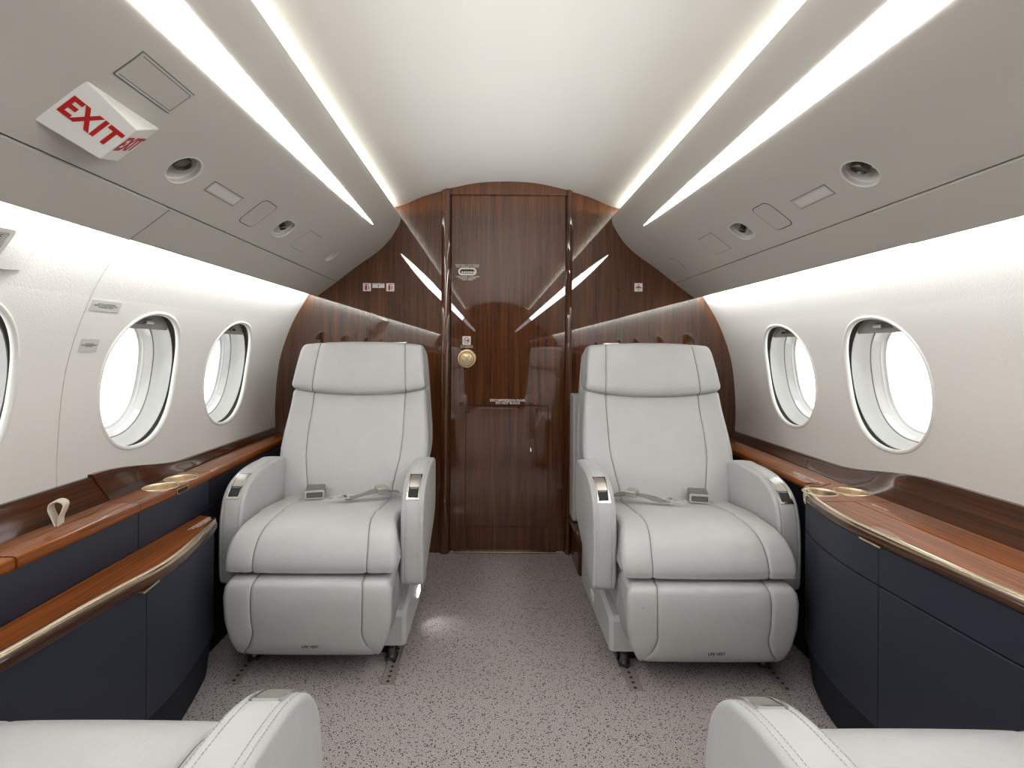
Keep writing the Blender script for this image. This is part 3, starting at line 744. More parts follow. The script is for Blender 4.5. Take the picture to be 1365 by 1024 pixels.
# the left upper ledge: a nearly straight strip of separate lids
upL = sp([(1.035, 2.665), (1.030, 2.2), (1.018, 1.85), (1.010, 1.6), (1.010, 1.3), (1.010, 1.0), (1.010, .6), (1.010, .0)], 5)
def lip_section(z, th, back, r=.008):
    return [(back, z), (-r, z), (-r * .3, z - r * .25), (0, z - r), (0, z - th + .006), (-.004, z - th), (back, z - th)]
def lid(s, path, z, th, back, name, label, group=None, m='ledge_wood', cat='ledge'):
    pth = [p for p in path]
    o = obj(name, *sweep(pth, lip_section(z, th, back), s), m, angle=40)
    tag(o, label, cat, group); return o
cuts = [(2.664, 1.782, 'lacquered wooden ledge lid running aft beside the left aft seat'),
        (1.780, 1.412, 'lacquered wooden ledge lid with two cup holders on the left side'),
        (1.410, 1.047, 'lacquered wooden ledge lid holding the cream pull loop on the left side'),
        (1.041, .02, 'lacquered wooden ledge lid nearest the lower left frame edge')]
lids = []
for y1, y0, lb in cuts:
    pth = seg(upL, y1, y0)
    back = -.085 if y1 > 2 else -.099
    o = lid(-1, pth, ZL[-1], .026, back - .006, 'side_ledge', lb); lids.append(o)
tag(obj('trim_3', *box(-1.13, -1.02, .02, 2.66, .50, .587), 'navy_dark'), kind='structure')
def cup_cut(x, y, z, r=.0445, d=.06):
    T = Matrix.Translation((x, y, z)); v, f = lathe([(r, -d), (r, .02)], 40)
    f = f + [tuple(range(40))[::-1], tuple(range(40, 80))]; return [tuple(T @ Vector(p)) for p in v], f
def cup(x, y, z, parent, deep=.05):
    T = Matrix.Translation((x, y, z))
    b = MB(); b.add(*lathe([(.0490, 0), (.0488, .0022), (.0470, .0030), (.0455, .0022), (.0445, 0), (.0440, -.004), (.0435, -deep), (.040, -deep - .002), (0, -deep - .002)], 48), T=T)
    b.obj('cup_holder', 'cup', parent)
CL = [(-1.0585, 1.573), (-1.0600, 1.680)]
cut(lids[1], [cup_cut(x, y, ZL[-1]) for x, y in CL])
for x, y in CL: cup(x, y, ZL[-1], lids[1], .024)
# latch cut-out in the fascia of the cup lid, brass frame
r = MB(); T = frame((-1.0105 + .0008, 1.60, ZL[-1] - .0135), (0, 1, 0), (0, 0, 1))
r.add(*ringplate(rrect(.030, .0085, .004), rrect(.0265, .0055, .003), .003, -.002), T=T)
o = r.obj('latch_frame', 'champagne', lids[1])
obj('latch_well', [tuple(T @ Vector(p)) for p in plate(rrect(.027, .006, .003), .0010, .0002)[0]], plate(rrect(.027, .006, .003), .0010, .0002)[1], 'dado_wood', lids[1])
# pull loop on the third lid
root = empty('pull_loop', Matrix.Translation((-1.083, 1.235, ZL[-1])) @ Matrix.Rotation(math.radians(18), 4, 'Z'), 'cream leather pull loop standing on the left wooden ledge', 'strap')
cs = crom([(-.002, 0, .001), (-.010, 0, .022), (-.016, 0, .040), (-.012, 0, .054), (.002, 0, .058), (.013, 0, .050), (.011, 0, .036), (.004, 0, .018), (.003, 0, .001)], 6)
rings = []
for i, p in enumerate(cs):
    a_ = cs[max(i - 1, 0)]; b_ = cs[min(i + 1, len(cs) - 1)]; t = (b_ - a_).normalized(); nn = Vector((t.z, 0, -t.x)) * .0012
    rings.append([(p.x + nn.x, -.015, p.z + nn.z), (p.x + nn.x, .015, p.z + nn.z), (p.x - nn.x, .015, p.z - nn.z), (p.x - nn.x, -.015, p.z - nn.z)])
obj('strap', *loft(rings, True, True), 'strap', root, angle=50)
# navy apron panels under the left upper ledge
for (y1, y0, lb) in ((2.66, 1.412, 'narrow navy panel between the two wooden ledges, aft of the vertical joint'), (1.409, .02, 'narrow navy panel between the two wooden ledges, forward of the vertical joint')):
    o = obj('apron_panel', *sweep(seg(upL, y1, y0), [(-.012, .590), (-.006, .5885), (-.005, .586), (-.005, .490), (-.012, .486)], -1), 'navy', angle=40); tag(o, lb, 'panel')
# lower left side table + cabinet (bowed)
LP = sp([(1.008, 1.706), (.985, 1.705), (.958, 1.692), (.940, 1.665), (.925, 1.61), (.905, 1.51), (.888, 1.40), (.885, 1.30), (.903, 1.175), (.917, 1.03), (.927, .92), (.940, .855), (.954, .812), (.972, .798), (1.008, .792)], 6)
ZT = .490
o = obj('side_table', *sweep(LP, [(-.012, ZT - .001), (-.0125, ZT - .012), (-.02, ZT - .014), (-.0195, ZT - .0005)], -1), 'ledge_wood'); bpy.data.objects.remove(o)
root = empty('side_table', Matrix.Translation((-.95, 1.22, 0)), 'low bowed wooden side table with metal edge, left of the left aft seat', 'side table')
IV = Matrix.Translation((.95, -1.22, 0))
def child(name, vf, m, par, **kw): return obj(name, [tuple(IV @ Vector(p)) for p in vf[0]], vf[1], m, par, **kw)
top = [(-(X + .013), Y) for X, Y in LP[2:-2]]
outl = [(-1.012, 1.700)] + [(-(X + .0135), min(1.70, Y)) for X, Y in LP[8:-8]] + [(-1.012, .80)]
v, f = loft([[(x, y, ZT - .02) for x, y in outl], [(x, y, ZT) for x, y in outl]], True, True)
child('table_top', (v, f), 'ledge_wood', root, angle=30)
child('metal_edge', sweep(LP[2:-2], [(-.014, ZT - .004), (-.014, ZT + .0008), (-.003, ZT + .0004), (0, ZT - .003), (0, ZT - .010), (-.004, ZT - .010)], -1), 'champagne', root, angle=50)
child('fascia', sweep(LP[1:-1], [(-.010, ZT - .009), (.0, ZT - .010), (.003, ZT - .016), (.003, ZT - .026), (-.001, ZT - .034), (-.010, ZT - .036)], -1), 'dado_wood', root, angle=50)
T = IV @ frame((-.893, 1.262, ZT - .033), (0, 1, 0), (1, 0, 0))
b = MB(); b.add(*rbox(-.036, .036, -.002, .012, -.003, .003, .0015, 2), T=T @ Matrix.Rotation(math.radians(-6), 4, 'Z')); b.obj('latch', 'champagne', root)
lt = text('FOR TAKEOFF AND LANDING THIS AREA MUST BE\nFREE OF ARTICLES AND THE TABLE STOWED\nIN THE FULLY CLOSED POSITION', .0085, root, 'white_print', IV @ Matrix.Translation((-.962, 1.625, ZT + .0004)) @ Matrix.Rotation(math.radians(90), 4, 'Z') @ Matrix.Scale(.62, 4, (1, 0, 0)), .0002, width=.9)
def cabinet(s, path, z0, z1, splits, name, label, front='door', ins=-.006, toe=True, root=None):
    r = root or empty(name, Matrix.Translation((s * .95, 1.22, 0)), label, 'cabinet')
    iv = Matrix.Translation((-s * .95, -1.22, 0))
    def ch(nm, vf, m, **kw): return obj(nm, [tuple(iv @ Vector(p)) for p in vf[0]], vf[1], m, r, **kw)
    for i in range(len(splits) - 1):
        p = seg(path, splits[i] - (.001 if i else 0), splits[i + 1] + .001)
        if i == 0: p = [q for q in path if q[1] > splits[1] + .002] + [p[-1]]
        if i == len(splits) - 2: p = [p[0]] + [q for q in path if q[1] < splits[i] - .002]
        ch(front, sweep(p, [(ins - .012, z1), (ins - .002, z1), (ins, z1 - .002), (ins, z0 + .002), (ins - .002, z0), (ins - .012, z0)], s), 'navy', angle=35)
    ch('carcass', sweep(path[2:-2], [(ins - .02, z1), (ins - .006, z1), (ins - .006, z0 - .004), (ins - .02, z0 - .004)], s), 'navy_dark', angle=35)
    if toe: ch('toe_kick', sweep(path[1:-1], [(ins - .03, z0 + .002), (ins - .004, z0 + .002), (ins - .020, .001), (ins - .03, .001)], s), 'navy_dark', angle=35)
    return r
cabinet(-1, LP, .132, ZT - .036, [1.72, 1.263, .78], 'side_cabinet', 'navy cabinet with two doors under the low bowed side table, left')
# wall below the left ledge beside the seats
for (y1, y0) in ((2.66, 1.69), (.75, .02)):
    tag(obj('trim_4', *box(-1.035, -1.02, y0, y1, 0, .49), 'navy_dark'), kind='structure')

# ---- right credenza
RP = sp([(1.00, 1.714), (.975, 1.711), (.952, 1.702), (.932, 1.682), (.912, 1.645), (.895, 1.60), (.870, 1.52), (.854, 1.42), (.848, 1.33), (.852, 1.2), (.860, 1.05), (.870, .92), (.884, .84), (.905, .78), (.94, .755), (1.00, .745)], 6)
ZR = ZL[1]
rr = sp([(.992, 2.664), (.985, 2.2), (.975, 1.9), (.965, 1.728)], 5)
oR = lid(1, rr, ZR, .024, -.115, 'side_ledge', 'lacquered wooden ledge behind and beside the right aft seat, aft of the cup holders')
text('FOR TAKEOFF AND LANDING THE TABLE\nMUST BE IN THE FULLY STOWED\nPOSITION', .012, oR, 'white_print', Matrix.Translation((1.005, 1.80, ZR + .0004)) @ Matrix.Rotation(math.radians(-90), 4, 'Z') @ Matrix.Scale(.75, 4, (1, 0, 0)), .0002, width=.9)
XS = .975
# outer fixed strip, joint, inner lid
outer = obj('side_ledge', *box(XS + .004, 1.088, .02, 1.508, ZR - .024, ZR), 'ledge_wood'); tag(outer, 'long straight wooden lid against the right wall, outboard of the dark joint', 'ledge')
text('PRESS TO OPEN', .009, outer, 'white_print', Matrix.Translation((1.010, 1.455, ZR + .0003)) @ Matrix.Rotation(math.radians(-90), 4, 'Z'), .0002)
tag(obj('trim_5', *box(XS - .004, XS + .006, .02, 1.508, ZR - .02, ZR - .008), 'gap'), kind='structure')
i0 = [i for i, p in enumerate(RP) if p[1] < 1.508][0]
inner_o = [(XS, 1.508)] + [(X + .014, Y) for X, Y in RP[i0:-14]] + [(XS, .80)]
inner = obj('side_ledge', *loft([[(x, y, ZR - .022) for x, y in inner_o], [(x, y, ZR) for x, y in inner_o]], True, True), 'ledge_wood', angle=30)
tag(inner, 'bowed wooden table lid inboard of the dark joint on the right side', 'ledge')
cz = [(1.088, 1.512)] + [(1.088, 1.724), (.985, 1.724)] + [(X + .0135, Y - .006) for X, Y in RP[4:i0]] + [(RP[i0][0] + .0135, 1.512)]
cupz = obj('side_ledge', *loft([[(x, y, ZR - .022) for x, y in cz], [(x, y, ZR) for x, y in cz]], True, True), 'ledge_wood', angle=30)
tag(cupz, 'wooden ledge end with two cup holders side by side, right side', 'ledge')
CRR = [(.9385, 1.607), (1.0375, 1.612)]
cut(cupz, [cup_cut(x, y, ZR) for x, y in CRR])
for x, y in CRR: cup(x, y, ZR, cupz, .030)
obj('joint', *tube([(.950, 1.684, ZR + .0002), (.965, 1.672, ZR + .0002), (.990, 1.680, ZR + .0002), (1.04, 1.715, ZR + .0002)], .0012, 6), 'gap', cupz)
R_ = empty('side_edge', Matrix.Translation((.95, 1.22, 0)), 'bowed champagne metal edge over a dark wood fascia round the right side table', 'edge trim')
iv = Matrix.Translation((-.95, -1.22, 0))
def chR(nm, vf, m, **kw): return obj(nm, [tuple(iv @ Vector(p)) for p in vf[0]], vf[1], m, R_, **kw)
chR('metal_edge', sweep(RP[2:-2], [(-.0145, ZR - .006), (-.0145, ZR + .0008), (-.003, ZR + .0004), (0, ZR - .003), (0, ZR - .009), (-.004, ZR - .009)], 1), 'champagne', angle=50)
chR('fascia', sweep(RP[1:-1], [(-.010, ZR - .008), (.0, ZR - .009), (.003, ZR - .014), (.003, ZR - .022), (-.001, ZR - .029), (-.010, ZR - .031)], 1), 'dado_wood', angle=50)
T = iv @ frame((.853, 1.262, ZR - .027), (0, 1, 0), (1, 0, 0))
b = MB(); b.add(*rbox(-.036, .036, -.012, .002, -.003, .003, .0015, 2), T=T); b.obj('latch', 'champagne', R_)
T = iv @ frame((.8985, 1.615, ZR - .026), (-.35, -.93, 0), (0, 0, 1))
b = MB(); b.add(*ringplate(rrect(.014, .011, .003), rrect(.0105, .0075, .002), .002, -.004), T=T); b.obj('end_latch', 'champagne', R_)
cb_ = cabinet(1, RP, .132, .472, [1.75, 1.250, .73], 'side_cabinet', 'navy cabinet with shallow drawers over two doors under the bowed right ledge')
cabinet(1, RP, .475, ZR - .031, [1.75, 1.250, .73], '', '', 'drawer_front', toe=False, root=cb_)
for (y1, y0) in ((2.66, 1.72), (.76, .02)):
    tag(obj('trim_6', *box(1.0, 1.015, y0, y1, 0, .576), 'navy_dark'), kind='structure')
# forward part of the cabin: plain continuation of both ledges (behind the camera, mirrored in the lacquer)
for s in (-1, 1):
    sd = 'left' if s < 0 else 'right'
    tag(obj('trim_%d' % (7 if s < 0 else 8), *box(min(s * .96, s * 1.11), max(s * .96, s * 1.11), YF, .0, 0, ZL[s]), 'dado_wood'), kind='structure')

# ------------------------------------------------------------------ seats
def pad(name, prof, hw, m, parent, seams=(), us=None, r_end=.02, nsub=5, deform=None, groove=.0035, crown=0.0, piping=True, xoff=0.0, nmid=8, endseam=None):
    """soft pad: closed (y,z) profile swept across x with rounded ends and stitched grooves"""
    P = [(p.x, p.y) for p in crom([(a_, b_, 0) for a_, b_ in prof], nsub, True)]
    n = len(P); area_ = sum(P[i][0] * P[(i + 1) % n][1] - P[(i + 1) % n][0] * P[i][1] for i in range(n))
    NR = []
    for i in range(n):
        a_ = P[i - 1]; b_ = P[(i + 1) % n]; tx, ty = b_[0] - a_[0], b_[1] - a_[1]; L = math.hypot(tx, ty) or 1
        s_ = 1 if area_ > 0 else -1; NR.append((-ty / L * s_, tx / L * s_))        # inward
    H = max(hw(p[0], p[1]) for p in P)
    cols = set()
    seam_c = list(seams)
    for q in range(nmid + 1): cols.add(round(-1 + 2 * q / nmid, 5))
    for q in range(9):
        d = r_end * (1 - math.cos(PI / 2 * q / 8)) / H; cols.add(round(1 - d, 5)); cols.add(round(-1 + d, 5))
    for sc in seam_c:
        for d in (-.012, -.006, -.0035, -.0015, 0, .0015, .0035, .006, .012): cols.add(round(sc + d / H, 5))
    cols = sorted(cols)
    # drop columns crowding each other
    cc = [cols[0]]
    for c_ in cols[1:]:
        if c_ - cc[-1] > .0004: cc.append(c_)
    rings = []; seam_rings = {sc: [] for sc in seam_c}
    for c_ in cc:
        ring = []
        for (y, z), (ny, nz_) in zip(P, NR):
            h = hw(y, z); u = c_
            if us is not None and seam_c:
                c0 = max(seam_c); t_ = us(y, z)
                au = abs(u); au = au / c0 * t_ if au <= c0 else t_ + (au - c0) / (1 - c0) * (1 - t_); u = math.copysign(au, u)
            x = u * h; d = (1 - abs(c_)) * H; e = 0
            if d < r_end: e += r_end - math.sqrt(max(0, r_end ** 2 - (r_end - d) ** 2))
            for sc in seam_c:
                g = (c_ - sc) * H; e += groove * math.exp(-(g / .0028) ** 2) + groove * .55 * math.exp(-(g / .009) ** 2)
            e -= crown * (1 - c_ * c_)
            q = (x + xoff, y + ny * e, z + nz_ * e)
            if deform: q = deform(c_, *q)
            ring.append(q)
            for sc in seam_c:
                if abs(c_ - sc) < 1e-4: seam_rings[sc].append(q)
        rings.append(ring)
    o = obj(name, *loft(rings, True, True), m, parent, angle=50)
    if piping:
        for sc in seam_c:
            pts = seam_rings[sc][:n]
            if len(pts) == n: obj('seam', *tube(pts, .0012, 5, True), 'seam', o)
    return o
def lerp_tab(tab, v_):
    if v_ <= tab[0][0]: return tab[0][1]
    for (a_, x), (b_, y) in zip(tab[:-1], tab[1:]):
        if v_ <= b_: return x + (y - x) * (v_ - a_) / (b_ - a_)
    return tab[-1][1]

def make_seat(mir, mat, label):
    """mir=+1: aisle side is +x in local space (seat faces -y)"""
    root = empty('cabin_seat', mat, label, 'seat', 'grey leather cabin seats')
    # seat cushion
    prof = [(.13, .452), (.0, .458), (-.12, .470), (-.22, .476), (-.30, .470), (-.352, .447), (-.383, .410), (-.397, .375), (-.396, .352), (-.385, .344), (-.30, .342), (0, .342), (.13, .342), (.150, .40)]
    pad('seat_cushion', prof, lambda y, z: lerp_tab([(-.40, .266), (-.33, .262), (-.27, .256), (.15, .252)], y) - .014 * max(0, (z - .40) / .08) ** 2 * (1 if y < -.2 else .3), 'leather', root, seams=(-.66, .66), r_end=.019, crown=.004)
    # legrest (folded calf rest)
    prof = [(-.396, .326), (-.412, .319), (-.421, .302), (-.426, .26), (-.420, .19), (-.405, .125), (-.385, .092), (-.360, .082), (-.30, .085), (-.275, .12), (-.275, .30), (-.30, .328), (-.36, .330)]
    lr = pad('legrest', prof, lambda y, z: lerp_tab([(.08, .205), (.10, .224), (.14, .243), (.20, .254), (.28, .257), (.31, .255), (.34, .247)], z), 'leather', root, seams=(-.66, .66),
             us=lambda y, z: lerp_tab([(.080, .985), (.090, .95), (.105, .86), (.122, .77), (.145, .70), (.170, .66), (.4, .655)], z) if y < -.30 else .655, r_end=.021, crown=.003)
    text('LIFE VEST', .0125, lr, 'black', frame((.01, -.4145, .128), (1, 0, 0), (0, -.16, 1)) , .0004, bold=.0002)
    text('PULL', .009, lr, 'black', frame((mir * .205, -.4265, .268), (1, 0, 0), (0, 0, 1)), .0004)
    for x in (-.16, .16): obj('hinge_pin', *tube([(x - .012, -.372, .341), (x + .012, -.372, .341)], .0045, 8), 'dark_metal', root)
    # backrest lower cushion
    def bdef(u, x, y, z):
        k = max(0, min(1, (z - .46) / .4)); wrap = -.020 * (abs(u) ** 3) * k        # side bolsters come forward
        zz = z - (.026 * (1 - u * u) * max(0, (z - .72) / .14) if z > .72 else 0)
        return (x, y + wrap * (1 if y < .28 else .3), zz)
    prof = [(.045, .40), (.060, .50), (.098, .60), (.142, .70), (.186, .80), (.202, .852), (.210, .866), (.230, .872), (.300, .872), (.330, .84), (.285, .72), (.235, .58), (.190, .44), (.17, .38), (.10, .36)]
    hwb = lambda y, z: lerp_tab([(.36, .262), (.50, .277), (.60, .298), (.64, .300), (.70, .296), (.80, .285), (.88, .277), (.95, .270), (1.02, .262), (1.07, .254)], z)
    pad('backrest', prof, hwb, 'leather', root, seams=(-.62, .62), us=lambda y, z: lerp_tab([(.45, .60), (.85, .685)], z), r_end=.030, deform=bdef)
    # headrest
    def hdef(u, x, y, z):
        z2 = z + (.010 * (1 - u * u) * max(0, (z - .95) / .1)) - .024 * (1 - u * u) * max(0, (.95 - z) / .08)
        return (x, y - .016 * abs(u) ** 3, z2)
    prof = [(.196, .872), (.188, .885), (.192, .91), (.210, .96), (.232, 1.01), (.246, 1.036), (.262, 1.048), (.290, 1.050), (.345, 1.045), (.372, 1.02), (.365, .96), (.340, .90), (.300, .868), (.23, .864)]
    pad('headrest', prof, lambda y, z: hwb(y, z) * 1.005, 'leather', root, seams=(-.62, .62), us=lambda y, z: .70, r_end=.022, deform=hdef, crown=.004)
    # back shell
    prof = [(.215, .42), (.245, .56), (.295, .72), (.335, .86), (.372, .98), (.376, 1.02), (.395, 1.025), (.420, 1.00), (.40, .88), (.35, .70), (.30, .52), (.275, .36), (.24, .34), (.21, .36)]
    pad('back_shell', prof, lambda y, z: hwb(y, z) - .004, 'leather', root, r_end=.02, piping=False)
    b = MB(); b.add(*rbox(mir * .14 - .028, mir * .14 + .028, .325, .350, 1.040, 1.058, .004, 2)); b.add(*tube([(mir * .14 - .034, .337, 1.060), (mir * .14 + .034, .337, 1.062)], .0035, 8))
    b.obj('headrest_clip', 'satin', root)
    # arms
    aprof = [(-.020, .612), (-.095, .610), (-.170, .600), (-.232, .576), (-.272, .535), (-.290, .482), (-.296, .43), (-.297, .36), (-.294, .29), (-.284, .262), (-.262, .256), (-.20, .268), (-.08, .32), (.03, .37), (.075, .41), (.092, .48), (.090, .575), (.078, .602), (.03, .613)]
    AP = [(p.x, p.y) for p in crom([(a_, b_, 0) for a_, b_ in aprof], 6, True)]
    for sd in (-1, 1):
        x0 = sd * .297
        arm = pad('armrest', aprof, lambda y, z: .0375, 'leather', root, seams=(-.66, .66), xoff=x0, r_end=.012, nsub=6, groove=.0012, piping=False, nmid=8)
        # visible stitch rows (double) along the top and front, as short threads
        b = MB()
        for u in (-.54, -.78, .54, .78):
            run = AP[0:54:1]
            xx = x0 + u * .0375; e_ = 0 if abs(u) < .6 else .0004
            acc = 0
            for i in range(len(run) - 1):
                p, q = run[i], run[i + 1]; L = math.hypot(q[0] - p[0], q[1] - p[1]); m_ = max(1, int(L / .006))
                for j in range(m_):
                    a_ = (p[0] + (q[0] - p[0]) * (j + .15) / m_, p[1] + (q[1] - p[1]) * (j + .15) / m_); c_ = (p[0] + (q[0] - p[0]) * (j + .75) / m_, p[1] + (q[1] - p[1]) * (j + .75) / m_)
                    nx_, nz_ = (q[1] - p[1]) / L, -(q[0] - p[0]) / L
                    if sum(1 for _ in [0]) and (p[1] > 0): b.add(*tube([(xx, a_[0] - nx_ * -.0002, a_[1]), (xx, c_[0], c_[1])], .0005, 3))
        so = b.obj('stitching', 'stitch', arm); so['kind'] = 'stuff'
        # control plate following the curve of the arm nose
        run = []
        for i in range(len(AP) - 1):
            if -.275 < AP[i][0] < -.175 and AP[i][1] > .5: run.append(AP[i])
        run.sort(key=lambda p: p[0])            # front/low first
        pl = [Vector((0, p[0], p[1])) for p in run]
        d = [0]
        for i in range(len(pl) - 1): d.append(d[-1] + (pl[i + 1] - pl[i]).length)
        L = d[-1]
        def at(t):
            t = max(0, min(L, t))
            for i in range(len(d) - 1):
                if t <= d[i + 1] + 1e-9:
                    p = pl[i].lerp(pl[i + 1], (t - d[i]) / (d[i + 1] - d[i])); tt = (pl[i + 1] - pl[i]).normalized(); return p, Vector((0, -tt.z, tt.y))
        def strip(u0, u1, t0, t1, h0, h1, r_=0, nn=14):
            """curved plate between widths u0..u1 and run t0..t1"""
            rg = []
            for i in range(nn + 1):
                t = t0 + (t1 - t0) * i / nn
                p, nrm = at(t); sh = 0
                if r_ > 0:
                    dd = min(t - t0, t1 - t)
                    if dd < r_: sh = r_ - math.sqrt(max(0, r_ * r_ - (r_ - dd) ** 2))
                rg.append([(x0 + u, (p + nrm * h).y, (p + nrm * h).z) for u, h in ((u0 + sh, h0), (u0 + sh, h1), (u1 - sh, h1), (u1 - sh, h0))])
            return loft(rg, True, True)
        cb = MB(); cb.add(*strip(-.021, -.0165, 0, L, -.002, .0028, 0)); cb.add(*strip(.0165, .021, 0, L, -.002, .0028, 0))
        cb.add(*strip(-.0205, .0205, -.0, .006, -.002, .0030, 0, 3)); cb.add(*strip(-.0205, .0205, L - .005, L, -.002, .0026, 0, 3))
        plate_o = cb.obj('control_bezel', 'chrome', arm, angle=30)
        obj('control_cover', *strip(-.0150, .0150, L * .40, L - .006, -.002, .0022, 0), 'satin', plate_o, angle=30)
        obj('control_recess', *strip(-.0165, .0165, .006, L * .42, -.002, .0006, 0), 'black', plate_o, angle=30)
        bb = MB(); bb.add(*strip(-.013, .013, L * .33, L * .39, .0, .0022, 0, 4)); bb.obj('control_key', 'buckle', plate_o, angle=30)
    # plinth
    b = MB()
    pr = [(-.275, .055), (-.275, .150), (-.262, .166), (-.12, .186), (.05, .205), (.27, .215), (.28, .05)]
    R = []
    for x, e_ in ((-.276, .012), (-.264, 0), (.264, 0), (.276, .012)): R.append([(x, y + (e_ if y < 0 else -e_), z - (e_ if z > .1 else 0)) for y, z in pr])
    b.add(*loft(R, True, True)); b.obj('pedestal', 'leather', root, angle=28)
    b = MB(); b.add(*rbox(-.235, .235, -.22, .22, .0, .06, .004)); b.obj('pedestal_foot', 'black', root)
    b = MB(); b.add(*rbox(-.246, .246, -.245, .20, .16, .346, .012, 2)); b.obj('seat_frame', 'leather', root)
    for sx in (-1, 1):
        b = MB(); T = Matrix.Translation((sx * .228, -.262, 0)); b.add(*lathe([(.013, .012), (.016, .016), (.014, .022), (.012, .026), (.012, .046), (.008, .048), (.008, .06)], 16), T=T); b.add(*rbox(-.018, .018, -.012, .03, .002, .014, .003), T=T)
        b.obj('floor_fitting', 'dark_metal', root)
    # aisle light in the pedestal side
    b = MB(); b.add(*rbox(-.0035, .0035, -.028, .028, -.014, .014, .003), T=Matrix.Translation((mir * .277, .02, .10))); b.obj('aisle_light', 'aisle' if mir > 0 else 'white_plastic', root)
    # seat belt: buckle half and tongue half
    zc = .474
    bk = MB(); T = Matrix.Translation((-mir * .118, .008, zc + .014)) @ Matrix.Rotation(mir * math.radians(14), 4, 'Z') @ Matrix.Rotation(math.radians(6), 4, 'X') @ Matrix.Scale(1.35, 4)
    bk.add(*rbox(-.026, .026, -.030, .026, -.011, .011, .005, 3), T=T)
    bo = bk.obj('belt_buckle', 'buckle', root)
    fb = MB(); fb.add(*ringplate(rrect(.0265, .0125, .005), rrect(.0215, .0075, .003), .003, -.001), T=T @ Matrix.Translation((0, -.030, 0)) @ Matrix.Rotation(PI / 2, 4, 'X')); fb.obj('buckle_bezel', 'chrome', bo)
    fb = MB(); fb.add(*rbox(-.018, .018, .02, .075, -.004, .003, .001), T=T); fb.obj('buckle_strap', 'belt', bo)
    # tongue side
    Tt = Matrix.Translation((mir * .120, -.022, zc + .010)) @ Matrix.Rotation(mir * math.radians(-64), 4, 'Z') @ Matrix.Scale(1.25, 4)
    path = [(0, .07, .0), (0, .04, .006), (0, .0, .010), (.002, -.04, .004), (.004, -.075, -.002), (.006, -.095, .001)]
    cs = crom(path, 5); rg = []
    for i, p in enumerate(cs):
        tw = .25 * math.sin(i * .5); c_, s_ = math.cos(tw), math.sin(tw); hw_ = .017
        rg.append([(p.x - hw_ * c_, p.y, p.z - hw_ * s_ * .4 + .001), (p.x + hw_ * c_, p.y, p.z + hw_ * s_ * .4 + .001), (p.x + hw_ * c_, p.y, p.z + hw_ * s_ * .4 - .001), (p.x - hw_ * c_, p.y, p.z - hw_ * s_ * .4 - .001)])
    b = MB(); b.add(*loft(rg, True, True), T=Tt); so = b.obj('belt_strap', 'belt', root)
    b = MB(); b.add(*rbox(-.022, .022, .0, .034, .004, .022, .004, 2), T=Tt); b.obj('belt_adjuster', 'satin', so)
    b = MB(); b.add(*ringplate(rrect(.018, .011, .004), rrect(.013, .004, .002), .003), T=Tt @ Matrix.Translation((.006, -.092, .003))); b.add(*ringplate(rrect(.011, .020, .003), rrect(.006, .010, .002), .0025), T=Tt @ Matrix.Translation((.006, -.120, .002))); b.obj('belt_tongue', 'chrome', so)
    return root
make_seat(1, Matrix.Translation((-.624, 2.005, 0)), 'light grey leather seat facing the camera, left of the wooden door')
make_seat(-1, Matrix.Translation((.596, 1.978, 0)), 'light grey leather seat facing the camera, right of the wooden door')
make_seat(-1, Matrix.Translation((-.640, .465, 0)) @ Matrix.Rotation(PI, 4, 'Z'), 'grey leather seat seen from behind, only cushion and armrest at the lower left corner')
make_seat(1, Matrix.Translation((.572, .455, 0)) @ Matrix.Rotation(PI, 4, 'Z'), 'grey leather seat seen from behind, only cushion and armrest at the lower right corner')
# small floor wash lamp of the left aft seat
ld = bpy.data.lights.new('aisle_lamp', 'SPOT'); ld.energy = .7; ld.spot_size = math.radians(75); ld.spot_blend = 1; ld.shadow_soft_size = .01
lo = bpy.data.objects.new('aisle_lamp', ld); C.objects.link(lo)
lo.matrix_world = Matrix.Translation((-.345, 2.02, .115)) @ Vector((-.10, .07, .115)).to_track_quat('Z', 'Y').to_matrix().to_4x4()
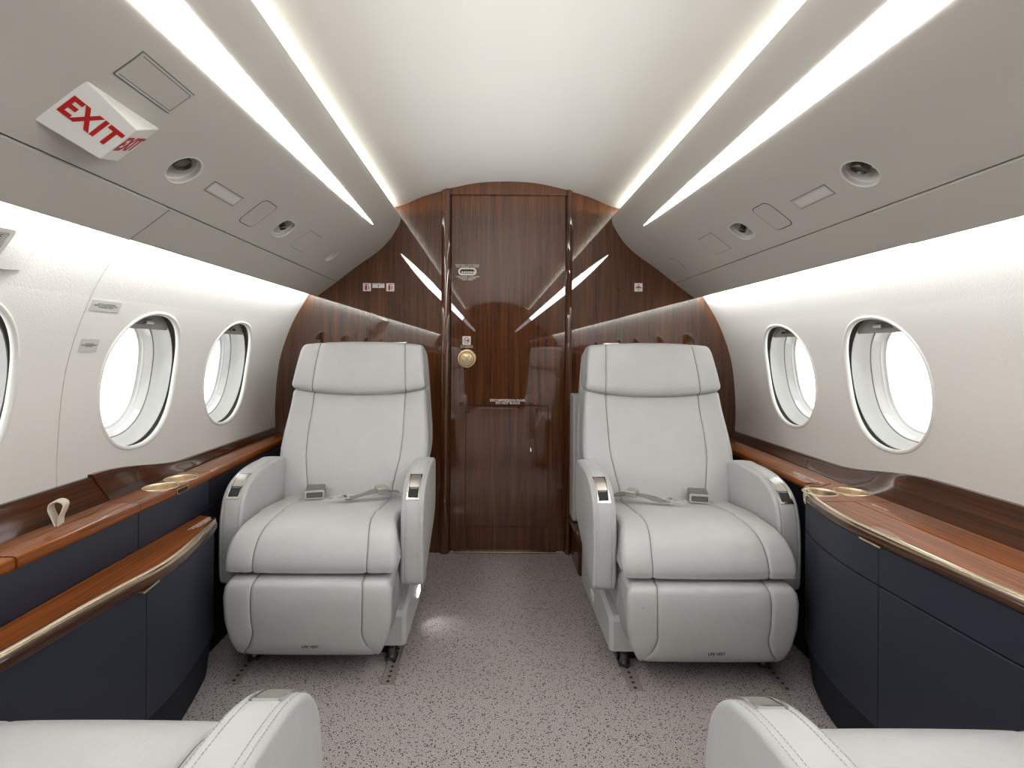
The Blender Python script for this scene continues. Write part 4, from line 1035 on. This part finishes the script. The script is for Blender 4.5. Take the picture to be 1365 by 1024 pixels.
# ------------------------------------------------------------------ floor tracks
for x, y0, y1, lb in ((-.385, 1.615, 2.3, 'metal seat track in the carpet under the aisle side of the left aft seat'), (-.862, 1.615, 2.3, 'metal seat track in the carpet under the outboard side of the left aft seat'),
                      (.375, 1.59, 2.3, 'metal seat track in the carpet under the aisle side of the right aft seat'), (.838, 1.59, 2.3, 'metal seat track in the carpet under the outboard side of the right aft seat')):
    r = empty('seat_track', Matrix.Translation((x, (y0 + y1) / 2, 0)), lb, 'seat track')
    h = (y1 - y0) / 2
    obj('rail', *rbox(-.016, .016, -h, h, -.002, .0025, .001, 1), 'track', r)
    for q in (-1, 1): obj('rail_lip', *rbox(q * .018 - .003, q * .018 + .003, -h, h, -.002, .006, .0015, 1), 'track', r)
    b = MB()
    for i in range(26): b.add(*[(lambda vf: (vf[0], vf[1]))(plate(oval(.0055, .0055, 10), .0030, .0002, .002))][0], T=Matrix.Translation((0, -h + .012 + i * .0254, 0)))
    o = b.obj('rail_hole', 'black', r); o['kind'] = 'stuff'
# ------------------------------------------------------------------ things behind the right aft seat
root = empty('storage_pouch', Matrix.Translation((.46, 2.58, .2)), 'grey leather storage pouch on the bulkhead behind the right aft seat', 'pouch')
iv2 = Matrix.Translation((-.46, -2.58, -.2))
b = MB(); b.add(*rbox(.326, .62, 2.545, 2.668, .20, .815, .010, 3), T=iv2); b.obj('pouch_body', 'leather', root)
fl_ = [(.346, 2.543, .22), (.56, 2.543, .22), (.56, 2.543, .785), (.40, 2.543, .795), (.352, 2.543, .78), (.346, 2.543, .70)]
b = MB(); b.add(*loft([fl_, [(x, 2.530, z) for x, y, z in [(.352, 0, .24), (.55, 0, .24), (.55, 0, .76), (.405, 0, .77), (.368, 0, .74), (.360, 0, .68)]]], True, True), T=iv2); b.obj('pouch_front', 'leather', root, angle=30)
b = MB(); b.add(*loft([[(.348, 2.534, .785), (.405, 2.534, .79), (.398, 2.528, .66)], [(.350, 2.526, .782), (.403, 2.526, .785), (.397, 2.522, .672)]], True, True), T=iv2); b.obj('pouch_flap', 'leather', root, angle=20)
root = empty('wood_foot', Matrix.Translation((.44, 2.5, 0)), 'dark wooden foot with a flared cap behind the right aft seat', 'foot')
def ring_r(x0, x1, y0, y1, z, r): return [(x0 + (x1 - x0) / 2 + a_ - .44, y0 + (y1 - y0) / 2 + b_ - 2.5, z) for a_, b_ in rrect((x1 - x0) / 2, (y1 - y0) / 2, r, 4)]
b = MB(); b.add(*loft([ring_r(.332, .48, 2.39, 2.62, 0, .03), ring_r(.328, .48, 2.38, 2.62, .02, .03), ring_r(.334, .48, 2.40, 2.62, .14, .03)], True, True)); b.obj('foot_body', 'dado_wood', root)
b = MB(); b.add(*loft([ring_r(.334, .48, 2.40, 2.62, .14, .03), ring_r(.322, .48, 2.40, 2.62, .165, .03), ring_r(.312, .48, 2.42, 2.64, .195, .02), ring_r(.312, .48, 2.42, 2.64, .198, .02)], True, True)); b.obj('foot_cap', 'dado_wood', root)
bpy.context.view_layer.update()
